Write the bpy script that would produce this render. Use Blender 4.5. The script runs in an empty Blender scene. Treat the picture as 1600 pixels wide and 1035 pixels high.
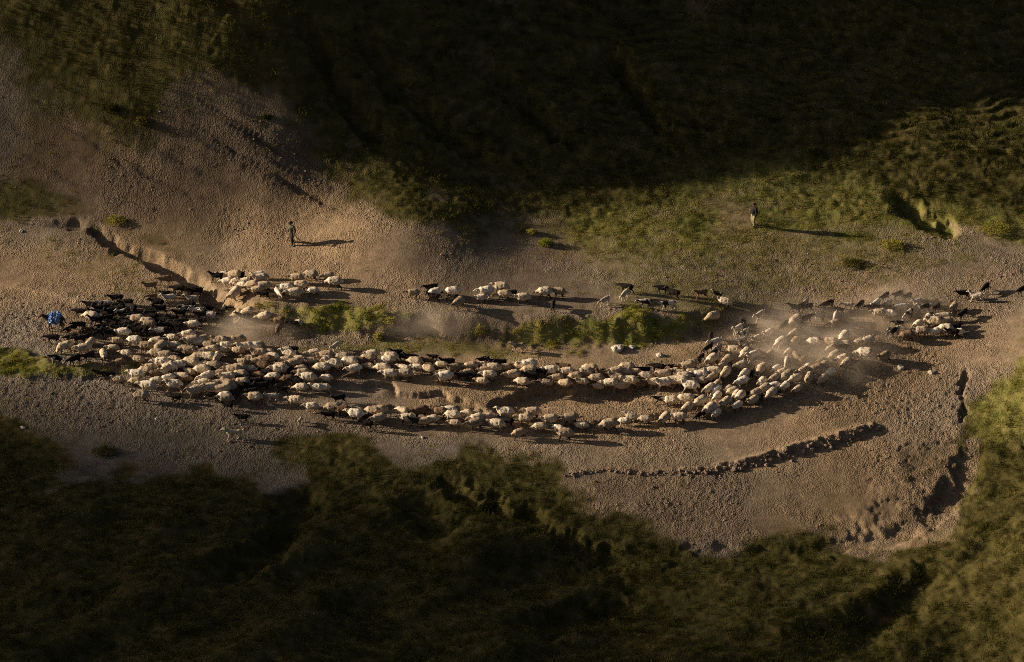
import bpy, bmesh, math, random
import numpy as np
from mathutils import Vector, Matrix

R = math.radians
random.seed(7)
rng = np.random.default_rng(11)
scene = bpy.context.scene
COL = scene.collection

# ------------------------------------------------------------------ camera, sky, sun, exposure
ELEV, DIST, FPX, IW, IH = R(36.0), 170.0, 4380.0, 1600.0, 1035.0
CAM = np.array([0.0, -DIST * math.cos(ELEV), DIST * math.sin(ELEV)])
FWD = np.array([0.0, math.cos(ELEV), -math.sin(ELEV)])
UPV = np.array([0.0, math.sin(ELEV), math.cos(ELEV)])
cam_d = bpy.data.cameras.new('camera')
cam_d.sensor_width = 36.0
cam_d.lens = 36.0 * FPX / IW
cam_d.clip_start, cam_d.clip_end = 1.0, 6000.0
cam = bpy.data.objects.new('camera', cam_d)
cam.location = Vector(CAM)
cam.rotation_euler = (R(90) - ELEV, 0, 0)
COL.objects.link(cam)
scene.camera = cam

SUN_EL, SUN_AZ = R(14.5), R(9.0)          # low sun from the left, a little behind the valley
sun_dir = Vector((-math.cos(SUN_AZ) * math.cos(SUN_EL), math.sin(SUN_AZ) * math.cos(SUN_EL), math.sin(SUN_EL)))
sd = bpy.data.lights.new('sun', 'SUN')
sd.energy, sd.angle, sd.color = 5.0, R(0.6), (1.0, 0.79, 0.56)
sun = bpy.data.objects.new('sun', sd)
sun.rotation_euler = (-sun_dir).to_track_quat('-Z', 'Y').to_euler()
sun.location = sun_dir * 300
COL.objects.link(sun)

world = bpy.data.worlds.new('World')
scene.world = world
world.use_nodes = True
wn, wl = world.node_tree.nodes, world.node_tree.links
wn.clear()
sky = wn.new('ShaderNodeTexSky')
sky.sky_type = 'NISHITA'
sky.sun_disc = False
sky.sun_elevation = SUN_EL
sky.sun_rotation = math.atan2(sun_dir.x, sun_dir.y) % (2 * math.pi)
sky.air_density, sky.dust_density, sky.ozone_density = 0.7, 5.0, 0.2
bg = wn.new('ShaderNodeBackground')
bg.inputs['Strength'].default_value = 0.032
wo = wn.new('ShaderNodeOutputWorld')
wl.new(sky.outputs[0], bg.inputs['Color'])
wl.new(bg.outputs[0], wo.inputs['Surface'])

vs = scene.view_settings
vs.view_transform, vs.look, vs.gamma, vs.use_curve_mapping = 'Standard', 'None', 1.0, False
vs.exposure = 0.85
scene.cycles.use_denoising = False
scene.cycles.filter_width = 0.95
scene.cycles.max_bounces = 5
scene.cycles.diffuse_bounces = 2
scene.cycles.volume_bounces = 1

# ------------------------------------------------------------------ helpers
def tag(o, label=None, cat=None, group=None, kind=None):
    for k, v in (('label', label), ('category', cat), ('group', group), ('kind', kind)):
        if v:
            o[k] = v
    return o

def link(name, mesh, parent=None):
    o = bpy.data.objects.new(name, mesh)
    COL.objects.link(o)
    if parent:
        o.parent = parent
    return o

def mesh_np(name, V, F, smooth=True):
    me = bpy.data.meshes.new(name)
    V = np.asarray(V, np.float32); F = np.asarray(F, np.int32)
    n, k = F.shape
    me.vertices.add(len(V)); me.vertices.foreach_set('co', V.ravel())
    me.loops.add(n * k); me.loops.foreach_set('vertex_index', F.ravel())
    me.polygons.add(n)
    me.polygons.foreach_set('loop_start', np.arange(0, n * k, k, dtype=np.int32))
    me.polygons.foreach_set('loop_total', np.full(n, k, np.int32))
    me.polygons.foreach_set('use_smooth', np.full(n, smooth))
    me.update(); me.validate()
    return me

def _hash(ix, iy, s):
    h = (ix.astype(np.int64) * 374761393 + iy.astype(np.int64) * 668265263 + s * 982451653) & 0x7fffffff
    h = ((h ^ (h >> 13)) * 1274126177) & 0x7fffffff
    return ((h ^ (h >> 16)) & 0xffff) / 65535.0

def vnoise(x, y, s=0):
    ix, iy = np.floor(x), np.floor(y)
    fx, fy = x - ix, y - iy
    fx, fy = fx * fx * fx * (fx * (fx * 6 - 15) + 10), fy * fy * fy * (fy * (fy * 6 - 15) + 10)
    a, b = _hash(ix, iy, s), _hash(ix + 1, iy, s)
    c, d = _hash(ix, iy + 1, s), _hash(ix + 1, iy + 1, s)
    return (a + (b - a) * fx) * (1 - fy) + (c + (d - c) * fx) * fy - 0.5

def fbm(x, y, s=0, o=4, g=0.5):
    r, a = 0.0, 1.0
    for i in range(o):
        c, q = math.cos(0.6 * i), math.sin(0.6 * i)
        r = r + a * vnoise((x * c - y * q) * 2 ** i + 17.3 * i, (x * q + y * c) * 2 ** i - 9.1 * i, s + i)
        a *= g
    return r

def worley(x, y, s=0):
    ix, iy = np.floor(x), np.floor(y)
    best = np.full(np.shape(x), 9.0); second = np.full(np.shape(x), 9.0)
    for dx in (-1, 0, 1):
        for dy in (-1, 0, 1):
            cx, cy = ix + dx, iy + dy
            d = np.hypot(cx + _hash(cx, cy, s) - x, cy + _hash(cx, cy, s + 5) - y)
            second = np.where(d < best, best, np.minimum(second, d))
            best = np.minimum(best, d)
    return best, second

def sstep(a, b, x):
    t = np.clip((x - a) / (b - a), 0, 1)
    return t * t * (3 - 2 * t)

def splus(x, k):
    return k * np.logaddexp(0, x / k)

def to_pix(x, y, z):
    dx, dy, dz = x - CAM[0], y - CAM[1], z - CAM[2]
    f = dy * FWD[1] + dz * FWD[2]
    return IW / 2 + FPX * dx / f, IH / 2 - FPX * (dy * UPV[1] + dz * UPV[2]) / f

def cast(px, py, hfun, lift=0.0):
    """where the view through a photo point meets the terrain"""
    px, py = np.atleast_1d(np.asarray(px, float)), np.atleast_1d(np.asarray(py, float))
    d = FWD[:, None] + np.array([1.0, 0, 0])[:, None] * (px - IW / 2) / FPX + UPV[:, None] * (IH / 2 - py) / FPX
    lo = np.full(px.shape, 90.0); hit = np.full(px.shape, 330.0); done = np.zeros(px.shape, bool)
    for t in np.arange(90, 330, 0.5):
        p = CAM[:, None] + d * t
        below = (p[2] - lift < hfun(p[0], p[1])) & ~done
        hit[below] = t; done |= below
        if done.all():
            break
    lo = hit - 0.5
    for _ in range(14):
        m = 0.5 * (lo + hit)
        p = CAM[:, None] + d * m
        b = p[2] - lift < hfun(p[0], p[1])
        hit = np.where(b, m, hit); lo = np.where(b, lo, m)
    p = CAM[:, None] + d * hit
    return p[0], p[1], p[2] - lift

def seg_dist(x, y, pts):
    """distance to a polyline, position along it (0..n-1) and side (+ = left of travel)"""
    best = np.full(np.shape(x), 1e9); par = np.zeros(np.shape(x)); side = np.zeros(np.shape(x))
    for i in range(len(pts) - 1):
        (ax, ay), (bx, by) = pts[i], pts[i + 1]
        ux, uy = bx - ax, by - ay
        L2 = ux * ux + uy * uy + 1e-9
        t = np.clip(((x - ax) * ux + (y - ay) * uy) / L2, 0, 1)
        dx, dy = x - ax - t * ux, y - ay - t * uy
        d = np.hypot(dx, dy)
        m = d < best
        best = np.where(m, d, best); par = np.where(m, i + t, par)
        side = np.where(m, np.sign(ux * dy - uy * dx), side)
    return best, par, side

def poly_sd(px, py, poly):
    """signed distance to a closed polygon, + inside"""
    P = list(poly) + [poly[0]]
    d, _, _ = seg_dist(px, py, P)
    ins = np.zeros(np.shape(px), bool)
    for (ax, ay), (bx, by) in zip(P[:-1], P[1:]):
        c = ((ay > py) != (by > py)) & (px < (bx - ax) * (py - ay) / ((by - ay) if by != ay else 1e-9) + ax)
        ins ^= c
    return np.where(ins, d, -d)

# ------------------------------------------------------------------ terrain shape
def flat(px, py):
    return cast(px, py, lambda x, y: np.zeros_like(x))

def line_flat(pp):
    x, y, _ = flat([p[0] for p in pp], [p[1] for p in pp])
    return x, y

fx_, fy_ = line_flat([(-200, 330), (0, 352), (180, 375), (350, 392), (520, 372), (650, 352), (900, 322), (1130, 312), (1400, 322), (1600, 330), (1900, 330)])
nx_, ny_ = line_flat([(-200, 640), (0, 690), (250, 735), (450, 740), (640, 745), (850, 800), (1000, 850), (1200, 880), (1400, 850), (1500, 800), (1580, 720), (1900, 560)])
sx_, sy_ = line_flat([(330, 500), (420, 512), (520, 524), (640, 532), (800, 536), (960, 538), (1060, 530), (1120, 512), (1200, 500)])

def smooth_line(ax, ay, w):
    q = np.linspace(ax[0], ax[-1], 500); v = np.interp(q, ax, ay)
    k = max(3, int(w / (q[1] - q[0])) | 1)
    for _ in range(3):
        v = np.convolve(np.pad(v, k // 2, 'edge'), np.ones(k) / k, 'valid')
    return q, v
fx_, fy_ = smooth_line(fx_, fy_, 4.0)
nx_, ny_ = smooth_line(nx_, ny_, 2.0)

def spur(x):
    """rise and fall of the far slope along the valley: crest on the left, hollow right of the middle"""
    kx = [-70, -36, -26, -12, -7, 0, 7, 12, 17, 24, 31, 40, 70]
    kz = [7.0, 5.0, 4.4, 3.6, 2.6, 0.9, -0.9, -2.0, -2.8, -3.5, -4.2, -5.1, -8.0]
    xs = np.linspace(-60, 70, 131)
    z = np.interp(xs, kx, kz)
    for _ in range(3):
        z = np.convolve(np.pad(z, 3, 'edge'), np.ones(7) / 7, 'valid')
    return np.interp(x, xs, z)

def h_base(x, y):
    df = y - np.interp(x, fx_, fy_)
    dn = np.interp(x, nx_, ny_) - y
    z = 0.05 * fbm(x / 9, y / 9, 3, 3)
    far = 0.52 * splus(df - 1.0, 1.6)
    far = np.where(far > 30, 30 + (far - 30) * 0.35, far)
    z = z + far + spur(x) * sstep(0.5, 16, df)
    near = 0.20 * splus(dn - 0.6, 0.9)
    near = np.where(near > 14, 14 + (near - 14) * 0.4, near)
    z = z + near
    # bright bank at the right edge
    xr, yr = 31.0, -4.0
    z = z + 2.6 * np.exp(-(((x - 34.5) / 5.0) ** 2) - (((y + 5.0) / 6.5) ** 2)) * 1.0
    # hump of bare earth in the middle of the far side
    z = z + 1.9 * np.exp(-((x + 6.5) / 5.6) ** 2 - ((y - 9.5) / 5.0) ** 2)
    # terrace that ends in the scarp over the flock
    ys = np.interp(x, sx_, sy_)
    w = sstep(-18.5, -15, x) * (1 - sstep(7.5, 19.0, x))
    t = y - ys + 0.35 * fbm(x / 1.3, y / 3.0, 21, 3)
    z = z + w * 1.25 * sstep(-0.1, 1.5, t) * np.exp(-np.clip(t, 0, None) / 9.0)
    return z

def line_on(pp, hf=h_base):
    x, y, _ = cast([p[0] for p in pp], [p[1] for p in pp], hf)
    return list(zip(x, y))

GULLY = line_on([(60, 352), (140, 352), (190, 388), (245, 408), (300, 440), (340, 478), (385, 512)])
CREEK = line_on([(640, 735), (740, 778), (830, 812), (930, 866), (1080, 866), (1190, 868), (1290, 858), (1390, 838), (1470, 806), (1512, 740), (1520, 690)])
RUT_A = line_on([(560, 600), (612, 597), (622, 612), (655, 616), (690, 610), (706, 620), (740, 628), (768, 650)])
RUT_B = line_on([(560, 630), (630, 634), (662, 640), (668, 634), (720, 632), (748, 652)])
RUT_D = line_on([(860, 668), (930, 660), (1000, 652), (1050, 645)])
RUT_C = line_on([(770, 648), (800, 632), (850, 620), (930, 618), (1040, 612)])
CRACK = line_on([(1500, 670), (1507, 640), (1503, 610), (1512, 570)])
DITCH = line_on([(1385, 290), (1430, 335), (1470, 352), (1500, 368)])
CUTS = [line_on([(470, 20), (500, 80), (540, 150), (610, 240)]), line_on([(545, 20), (600, 110), (680, 190), (790, 270)]), line_on([(700, 40), (800, 150), (930, 250)]), line_on([(930, 40), (985, 130), (1050, 220)])]
NEARCUTS = [line_on([(440, 760), (470, 790), (430, 850), (300, 930)]), line_on([(620, 765), (660, 800), (700, 850)]), line_on([(1050, 900), (900, 950), (760, 1000)]), line_on([(1500, 850), (1420, 930), (1280, 1010)])]
BERM_PX = [(880, 742), (935, 734), (1000, 739), (1080, 736), (1150, 728), (1210, 713), (1240, 705), (1290, 692), (1330, 679), (1372, 664)]
BERM = line_on(BERM_PX)

def carve(x, y, pts, width, depth, edge, wob=0.25, seed=0, taper=True):
    d, par, side = seg_dist(x, y, pts)
    d = d + wob * fbm(x / 0.9, y / 0.9, 40 + seed, 3)
    n = len(pts) - 1
    tp = sstep(0, 0.8, par) * (1 - sstep(n - 0.6, n, par)) if taper else 1.0
    return -depth * tp * (1 - sstep(width - edge, width, d)), d, par, side

TRACKS = []
for (a0, a1), (b0, b1), sag in (((-40, 100), (360, 322), 18), ((20, 120), (410, 330), 26), ((40, 150), (440, 332), 34), ((120, 150), (475, 335), 22), ((180, 178), (520, 332), 20), ((250, 168), (560, 330), 14), ((300, 150), (590, 325), 10), ((360, 150), (610, 318), 6), ((-30, 190), (300, 330), 30), ((90, 110), (380, 290), 20), ((220, 215), (500, 345), 6), ((-60, 140), (330, 300), 24), ((60, 170), (350, 300), 16), ((150, 130), (430, 300), 12), ((310, 190), (570, 345), 8), ((400, 190), (640, 345), 4)):
    TRACKS.append(line_on([(a0 + (b0 - a0) * t, a1 + (b1 - a1) * t + sag * math.sin(math.pi * t)) for t in np.linspace(0, 1, 7)]))

def h_shape(x, y):
    z = h_base(x, y)
    x, y = np.asarray(x, float), np.asarray(y, float)
    z = np.array(z, float)
    k = (x < -3) & (x > -45) & (y > 4) & (y < 30)
    xs, ys, dz = x[k], y[k], np.zeros(int(k.sum()))
    for i, c in enumerate(TRACKS):
        td, tp_, _ = seg_dist(xs, ys, c)
        td = td + 0.25 * fbm(xs / 1.2, ys / 1.2, 160 + i, 2)
        dz = dz - (0.04 + 0.035 * (i % 3)) * np.exp(-(td / (0.20 + 0.08 * (i % 2))) ** 2) * sstep(0, 1.5, tp_) * (1 - sstep(4.2, 6, tp_))
    z[k] += dz
    gd_, gp_, _ = seg_dist(x, y, GULLY)
    gk = np.clip(gp_ / (len(GULLY) - 1), 0, 1)
    gd_ = gd_ + 0.5 * fbm(x / 0.9, y / 0.9, 41, 3)
    z = z - (0.28 + 0.78 * gk) * sstep(0, 0.8, gp_) * (1 - sstep(5.2, 6, gp_)) * (1 - sstep((0.35 + 0.7 * gk) * .2, 0.40 + 0.75 * gk, gd_))
    ck_, _, cp_, _ = carve(x, y, CREEK, 1.15, 1.0, 1.0, 1.1, 2)
    z = z + ck_ * (0.22 + 0.42 * (1 - sstep(3.0, 3.6, cp_)) + 0.10 * sstep(7.5, 8.2, cp_) * (1 - sstep(8.6, 9.2, cp_)))
    for line, hh, sd_ in ((RUT_A, 0.34, 3), (RUT_B, 0.32, 4), (RUT_D, 0.30, 8)):
        ld, lp, ls = seg_dist(x, y, line)
        ln = len(line) - 1
        tp = sstep(0, 0.5, lp) * (1 - sstep(ln - 0.5, ln, lp)) * (ld < 6)
        z = z - hh * tp * sstep(-0.07, 0.07, -ls * ld + 0.16 * fbm(x / 0.5, y / 0.5, 43 + sd_, 3)) * np.exp(-ld / 0.9)
    z = z + carve(x, y, RUT_C, 1.0, 0.5, 0.25, 0.5, 5)[0]
    z = z + carve(x, y, CRACK, 0.22, 0.28, 0.18, 0.45, 6)[0]
    z = z + carve(x, y, DITCH, 1.1, 0.75, 0.9, 0.7, 7)[0]
    for i, c in enumerate(CUTS):
        z = z + carve(x, y, c, 1.1, 0.9, 1.0, 0.8, 10 + i)[0]
    for i, c in enumerate(NEARCUTS):
        z = z + carve(x, y, c, 2.0, (1.1, 0.8, 0.7, 0.5)[i], 1.9, 0.9, 20 + i)[0]
    bd, bp, _ = seg_dist(x, y, BERM)
    bd, bp, bs = seg_dist(x, y, BERM)
    bt = 0.7 * sstep(2.0, 6.0, bp) * (1 - sstep(7.6, 8.9, bp))
    z = z + (0.08 + 0.12 * sstep(2, 6, bp)) * np.exp(-(bd / 0.32) ** 2) * (1 + 1.2 * fbm(x / .35, y / .35, 48, 2)) * (1 - sstep(8.8, 9.0, bp)) + 0.34 * bt * sstep(-0.12, 0.12, bs * bd + 0.25 * fbm(x / .6, y / .6, 47, 2)) * np.exp(-bd / 3.0)
    return z

# nonuniform grid: fine where the camera looks, stretching to the horizon
def axis(a, b, step, far, g=1.14):
    c = list(np.arange(a, b + 1e-6, step))
    s, lo, hi = step, a, b
    left, right = [], []
    while lo > -far:
        s *= g; lo -= s; left.append(lo)
    s = step
    while hi < far:
        s *= g; hi += s; right.append(hi)
    return np.array(left[::-1] + c + right)

GX = axis(-35.0, 35.0, 0.084, 640)
GY = axis(-46.0, 32.0, 0.122, 640)
XX, YY = np.meshgrid(GX, GY)
Z0 = h_shape(XX, YY)
PX, PY = to_pix(XX, YY, Z0)

# ---- where grass grows (soft-edged patches laid out on the ground)
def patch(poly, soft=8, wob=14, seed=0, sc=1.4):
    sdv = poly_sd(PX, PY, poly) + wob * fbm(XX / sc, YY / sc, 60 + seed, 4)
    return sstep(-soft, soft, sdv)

inner = (np.abs(PX - 800) < 1400) & (PY > -700) & (PY < 1600)
far_grass = patch([(-900, 90), (0, 110), (60, 150), (120, 200), (210, 215), (300, 170), (350, 140), (410, 140), (455, 200), (540, 285), (620, 330), (760, 350), (850, 366), (900, 378), (1000, 372), (1120, 360), (1250, 366), (1420, 372), (1600, 380), (2600, 380), (2600, -4000), (-900, -4000)], 60, 110, 1, 2.4)
sparse_mid = patch([(860, 372), (925, 440), (985, 470), (1110, 500), (1165, 505), (1230, 470), (1370, 448), (1450, 415), (1600, 400), (1700, 385), (1600, 350), (880, 340)], 22, 44, 2) * 0.5
ribbon = patch([(-300, 270), (0, 275), (70, 292), (120, 318), (180, 340), (285, 388), (320, 412), (270, 400), (150, 352), (90, 342), (0, 338), (-300, 338)], 9, 22, 3) * 0.9
left_flat = patch([(40, 365), (180, 382), (250, 440), (300, 470), (290, 490), (220, 462), (130, 455), (60, 405)], 16, 26, 4) * 0.32
clump_a = patch([(-200, 548), (20, 545), (60, 556), (105, 580), (95, 592), (0, 588), (-200, 590)], 5, 7, 5, .7)
clump_b = patch([(96, 582), (120, 572), (150, 570), (168, 578), (165, 592), (100, 592)], 4, 6, 6, .7)
clump_c = patch([(190, 572), (205, 566), (218, 572), (214, 584), (190, 585)], 3, 5, 7, .7)
bank_a = patch([(385, 478), (470, 480), (540, 474), (610, 480), (640, 494), (612, 508), (572, 506), (540, 520), (500, 522), (450, 500)], 7, 22, 8, .8)
bank_b = patch([(775, 512), (830, 505), (900, 496), (980, 490), (1060, 488), (1125, 492), (1110, 510), (1070, 528), (980, 542), (850, 544), (780, 538)], 8, 24, 9, .8)
bank_b2 = patch([(700, 505), (760, 498), (775, 520), (770, 535), (720, 530)], 6, 9, 10, .7) * 0.5
low_dry = patch([(470, 548), (520, 540), (600, 532), (690, 530), (760, 534), (800, 548), (840, 556), (800, 566), (700, 556), (600, 552)], 5, 10, 11, .9) * 0.75
near_grass = patch([(-900, 655), (0, 655), (60, 662), (108, 690), (96, 722), (40, 748), (70, 800), (120, 770), (220, 748), (330, 748), (440, 755), (470, 740), (425, 715), (430, 694), (520, 690), (632, 702), (620, 722), (690, 706), (780, 722), (850, 742), (900, 775), (1000, 812), (1090, 850), (1200, 872), (1250, 846), (1300, 848), (1330, 850), (1420, 840), (1480, 812), (1512, 760), (1526, 700), (1520, 650), (1545, 585), (1600, 540), (1700, 500), (2600, 500), (2600, 4000), (-900, 4000)], 16, 60, 12, 2.2)
edge_bits = patch([(1290, 830), (1330, 800), (1420, 770), (1500, 700), (1400, 690), (1380, 760), (1290, 800)], 14, 60, 13, 1.0) * 0.45
tufty = patch([(170, 672), (215, 668), (300, 676), (420, 668), (440, 676), (300, 690), (180, 690)], 4, 16, 14, .8) * 0.6
olive = patch([(840, 352), (960, 330), (1120, 270), (1230, 262), (1420, 310), (1600, 330), (1700, 330), (1700, 400), (1400, 400), (900, 400)], 26, 30, 17)
right_path = patch([(1480, 345), (1530, 350), (1600, 385), (1600, 410), (1500, 395)], 8, 12, 15)
dry_right = patch([(1525, 690), (1520, 640), (1545, 580), (1600, 538), (1800, 480), (1800, 690), (1600, 690)], 14, 10, 16)
GRASS = np.maximum.reduce([far_grass, sparse_mid, ribbon, left_flat, clump_a, clump_b, clump_c, bank_a, bank_b, bank_b2, low_dry, near_grass, edge_bits, tufty])
hill_d = np.clip(YY - np.interp(XX, fx_, fy_), 0, None)
near_d = np.clip(np.interp(XX, nx_, ny_) - YY, 0, None)
ph = (Z0 - spur(XX) * sstep(0.5, 16, hill_d)) / 0.50 + 1.6 * fbm(XX / 6, YY / 6, 111, 4, .6)
saw = ph - np.floor(ph)
on_hill = sstep(0.5, 4, hill_d) * sstep(-13, -4, XX)
trail = (1 - sstep(0.10, 0.30, saw)) * on_hill * sstep(-0.15, 0.2, fbm(XX / 3.5, YY / 1.5, 113, 3))
bare = sstep(0.16, 0.42, fbm(XX / 2.6, YY / 1.8, 115, 4, 0.6)) * np.maximum(sstep(1, 5, hill_d), sstep(1, 5, near_d))
GRASS = GRASS * (1 - 0.75 * right_path) * (1 - 0.35 * trail) * (1 - 0.45 * bare) * (1 - 0.45 * np.maximum(olive, sparse_mid * 1.6).clip(0, 1) * sstep(0.0, 0.30, fbm(XX / 4.5, YY / 0.75, 117, 3, .6)))
_, gd, _, _ = carve(XX, YY, CREEK, 1, 1, 1, 0.3, 2)
_, ud, _, _ = carve(XX, YY, GULLY, 1, 1, 1, 0.3, 1)
GRASS = GRASS * np.maximum(sstep(0.2, 0.6, gd), 0.8 - 0.5 * sstep(1420, 1460, PX)) * sstep(0.45, 0.9, ud)
def blur(A, k, n=2):
    for _ in range(n):
        for _ax in (0, 1):
            B = np.cumsum(np.pad(A, ((k + 1, k), (0, 0)), 'edge'), 0)
            A = ((B[2 * k + 1:] - B[:-2 * k - 1]) / (2 * k + 1)).T
    return A
SOFT = np.clip(blur(GRASS, 16), 0, 1)
COVER = np.clip(GRASS * (0.35 + 0.65 * SOFT) + 0.30 * SOFT * (1 - GRASS), 0, 1)
LUSH = np.clip(np.maximum.reduce([bank_a, bank_b, clump_a * .8, clump_b * .8, clump_c * .8]), 0, 1)
DRY = np.clip(np.maximum.reduce([olive * .75, low_dry, sparse_mid * 1.4, left_flat * 2, dry_right * .95, bank_b2]), 0, 1)

TONE_SHADE = np.clip(1.0 - 0.34 * patch([(-300, 600), (120, 600), (340, 640), (600, 680), (640, 720), (440, 760), (0, 800), (-300, 800)], 40, 40, 50, 3) - 0.25 * patch([(930, 745), (1160, 735), (1360, 690), (1480, 700), (1480, 820), (1200, 850), (1000, 830)], 30, 40, 51, 3) - 0.22 * patch([(650, 350), (900, 380), (930, 470), (700, 470), (640, 420)], 24, 20, 52, 2) - 0.40 * patch([(-300, 60), (0, 60), (0, 330), (280, 380), (520, 330), (560, 300), (420, 150)], 60, 50, 53, 3), 0.4, 1.0)  # darker soil lower left; shade painted in below berm, on hump, upper slope
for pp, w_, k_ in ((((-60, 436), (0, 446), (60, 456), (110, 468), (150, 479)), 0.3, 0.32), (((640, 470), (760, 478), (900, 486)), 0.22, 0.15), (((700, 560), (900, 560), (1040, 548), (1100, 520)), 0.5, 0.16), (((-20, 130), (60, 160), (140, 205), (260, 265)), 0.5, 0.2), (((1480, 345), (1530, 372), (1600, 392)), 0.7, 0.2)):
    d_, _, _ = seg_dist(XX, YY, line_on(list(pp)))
    TONE_SHADE = TONE_SHADE + k_ * np.exp(-((d_ + 0.2 * fbm(XX / .8, YY / .8, 56, 2)) / w_) ** 2)
# ---- trodden earth: hoof pits, clods, wheel-smooth places
smooth_zone = np.maximum.reduce([patch([(620, 345), (780, 360), (900, 400), (920, 470), (640, 450)], 30, 20, 30), patch([(500, 690), (900, 690), (1200, 720), (950, 735), (640, 720)], 20, 20, 31), patch([(1160, 760), (1330, 700), (1380, 700), (1340, 780), (1230, 835), (1165, 820)], 14, 14, 32) * .6, patch([(640, 535), (1050, 545), (1090, 560), (900, 570), (640, 570)], 10, 10, 33) * .7])
coarse_zone = np.maximum.reduce([patch([(0, 470), (110, 500), (200, 600), (400, 640), (600, 690), (300, 690), (0, 650)], 20, 20, 34), patch([(1380, 470), (1600, 440), (1560, 560), (1510, 640), (1240, 660), (1380, 560)], 20, 20, 35), patch([(1000, 760), (1160, 730), (1160, 840), (1000, 810)], 16, 20, 36), patch([(300, 180), (470, 220), (640, 350), (560, 340), (400, 280)], 20, 20, 37)])
HOOF = np.clip(0.50 + 0.5 * coarse_zone - 0.5 * smooth_zone + 1.1 * fbm(XX / 4.0, YY / 3.0, 73, 4, .6), 0.05, 1.15) * (1 - 0.8 * GRASS)
w1, w2 = worley(XX / 0.27, YY / 0.31, 71)
w3, w4 = worley(XX / 0.55 + 3, YY / 0.6, 77)
relief = -0.050 * np.exp(-(w1 / 0.36) ** 2) + 0.022 * np.clip(w2 - w1, 0, .6) - 0.014 * np.exp(-(w3 / 0.3) ** 2)
relief = relief + 0.045 * fbm(XX / 0.28, YY / 0.28, 81, 2, 0.65) + 0.06 * fbm(XX / 1.7, YY / 1.7, 86, 2)
# furrows left by sliding earth on the bare left slope
bare_far = (1 - far_grass) * sstep(2.0, 9.0, YY - np.interp(XX, fx_, fy_))
fa, fb = line_on([(120, 190), (520, 335)])
fl = math.hypot(fb[0] - fa[0], fb[1] - fa[1]); fux, fuy = (fb[0] - fa[0]) / fl, (fb[1] - fa[1]) / fl
al, ac = XX * fux + YY * fuy, -XX * fuy + YY * fux
sl = fbm(ac / 0.62 + 0.5 * fbm(al / 5, ac / 3, 95, 2), al / 14.0, 90, 4, 0.62)
sl = np.minimum(sl, 0.12)
bare_far = np.clip(bare_far, 0, 1)
relief = relief * (1 - 0.7 * bare_far) + 0.75 * sl * bare_far
# tussocks and cattle terracettes under the grass
tus = (0.11 + 0.02 * sstep(0, 4, near_d)) * fbm(XX / 2.0, YY / 1.3, 101, 4, 0.62) + 0.11 * fbm(XX / .42, YY / .42, 105, 2)
terr = 0.28 * (sstep(0.0, 0.25, saw) - saw) * sstep(1.5, 5, hill_d) * sstep(-14, -2, XX)
rx_, ry_ = (XX * .80 + YY * .60), (-XX * .60 + YY * .80)
knoll = 1.6 * fbm(rx_ / 11.0, ry_ / 5.0, 121, 3, 0.45) * sstep(0.5, 6, near_d) + 0.16 * fbm(rx_ / 4.5, ry_ / 1.9, 125, 3, .6) * sstep(0.3, 3, near_d)
fadeout = (1 - sstep(60, 120, np.abs(XX))) * (1 - sstep(60, 120, np.abs(YY)))
ZZ = Z0 + (0.85 * HOOF * relief + (GRASS * SOFT) * tus + terr * far_grass + knoll + 0.55 * fbm(XX / 5, YY / 5, 131, 2) * sstep(1, 8, hill_d)) * fadeout
brk = patch([(1300, 820), (1340, 770), (1400, 720), (1380, 680), (1500, 670), (1530, 720), (1510, 800), (1400, 850)], 20, 40, 170, 2)
rn = fbm(XX / 1.3, YY / 1.1, 171, 4, .55)
ZZ = ZZ + brk * (0.15 * rn - 0.04 * (1 - sstep(0.0, 0.12, np.abs(rn - 0.05))))
ZZ = ZZ + LUSH * (0.02 + 0.22 * np.clip(0.2 + fbm(XX / 1.3, YY / 0.8, 151, 4, 0.6), 0, 1)) + (clump_a + clump_b) * 0.15
far_r = np.hypot(XX, YY)
ZZ = ZZ + sstep(90, 600, far_r) * 26 * fbm(XX / 150, YY / 150, 141, 3)

def h_grid(x, y):
    i = np.clip(np.searchsorted(GX, x) - 1, 0, len(GX) - 2); j = np.clip(np.searchsorted(GY, y) - 1, 0, len(GY) - 2)
    fx = np.clip((x - GX[i]) / (GX[i + 1] - GX[i]), 0, 1); fy = np.clip((y - GY[j]) / (GY[j + 1] - GY[j]), 0, 1)
    return (ZZ[j, i] * (1 - fx) + ZZ[j, i + 1] * fx) * (1 - fy) + (ZZ[j + 1, i] * (1 - fx) + ZZ[j + 1, i + 1] * fx) * fy

def f_grid(A, x, y):
    i = np.clip(np.searchsorted(GX, x) - 1, 0, len(GX) - 2); j = np.clip(np.searchsorted(GY, y) - 1, 0, len(GY) - 2)
    return A[j, i]

# ------------------------------------------------------------------ materials
def new_mat(name):
    m = bpy.data.materials.new(name); m.use_nodes = True
    nt = m.node_tree
    b = nt.nodes['Principled BSDF']
    b.inputs['Roughness'].default_value = 0.95
    b.inputs['Specular IOR Level'].default_value = 0.12
    return m, nt, b

def N(nt, t, **kw):
    n = nt.nodes.new(t)
    for k, v in kw.items():
        setattr(n, k, v)
    return n

def noise(nt, vec, scale, detail=3, rough=0.55):
    n = N(nt, 'ShaderNodeTexNoise')
    n.inputs['Scale'].default_value = scale; n.inputs['Detail'].default_value = detail; n.inputs['Roughness'].default_value = rough
    if vec is not None:
        nt.links.new(vec, n.inputs['Vector'])
    return n.outputs['Fac']

def ramp(nt, fac, stops):
    r = N(nt, 'ShaderNodeValToRGB')
    el = r.color_ramp.elements
    while len(el) < len(stops):
        el.new(0.5)
    for e, (p, c) in zip(el, stops):
        e.position = p; e.color = (*c, 1)
    nt.links.new(fac, r.inputs['Fac'])
    return r.outputs['Color']

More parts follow.
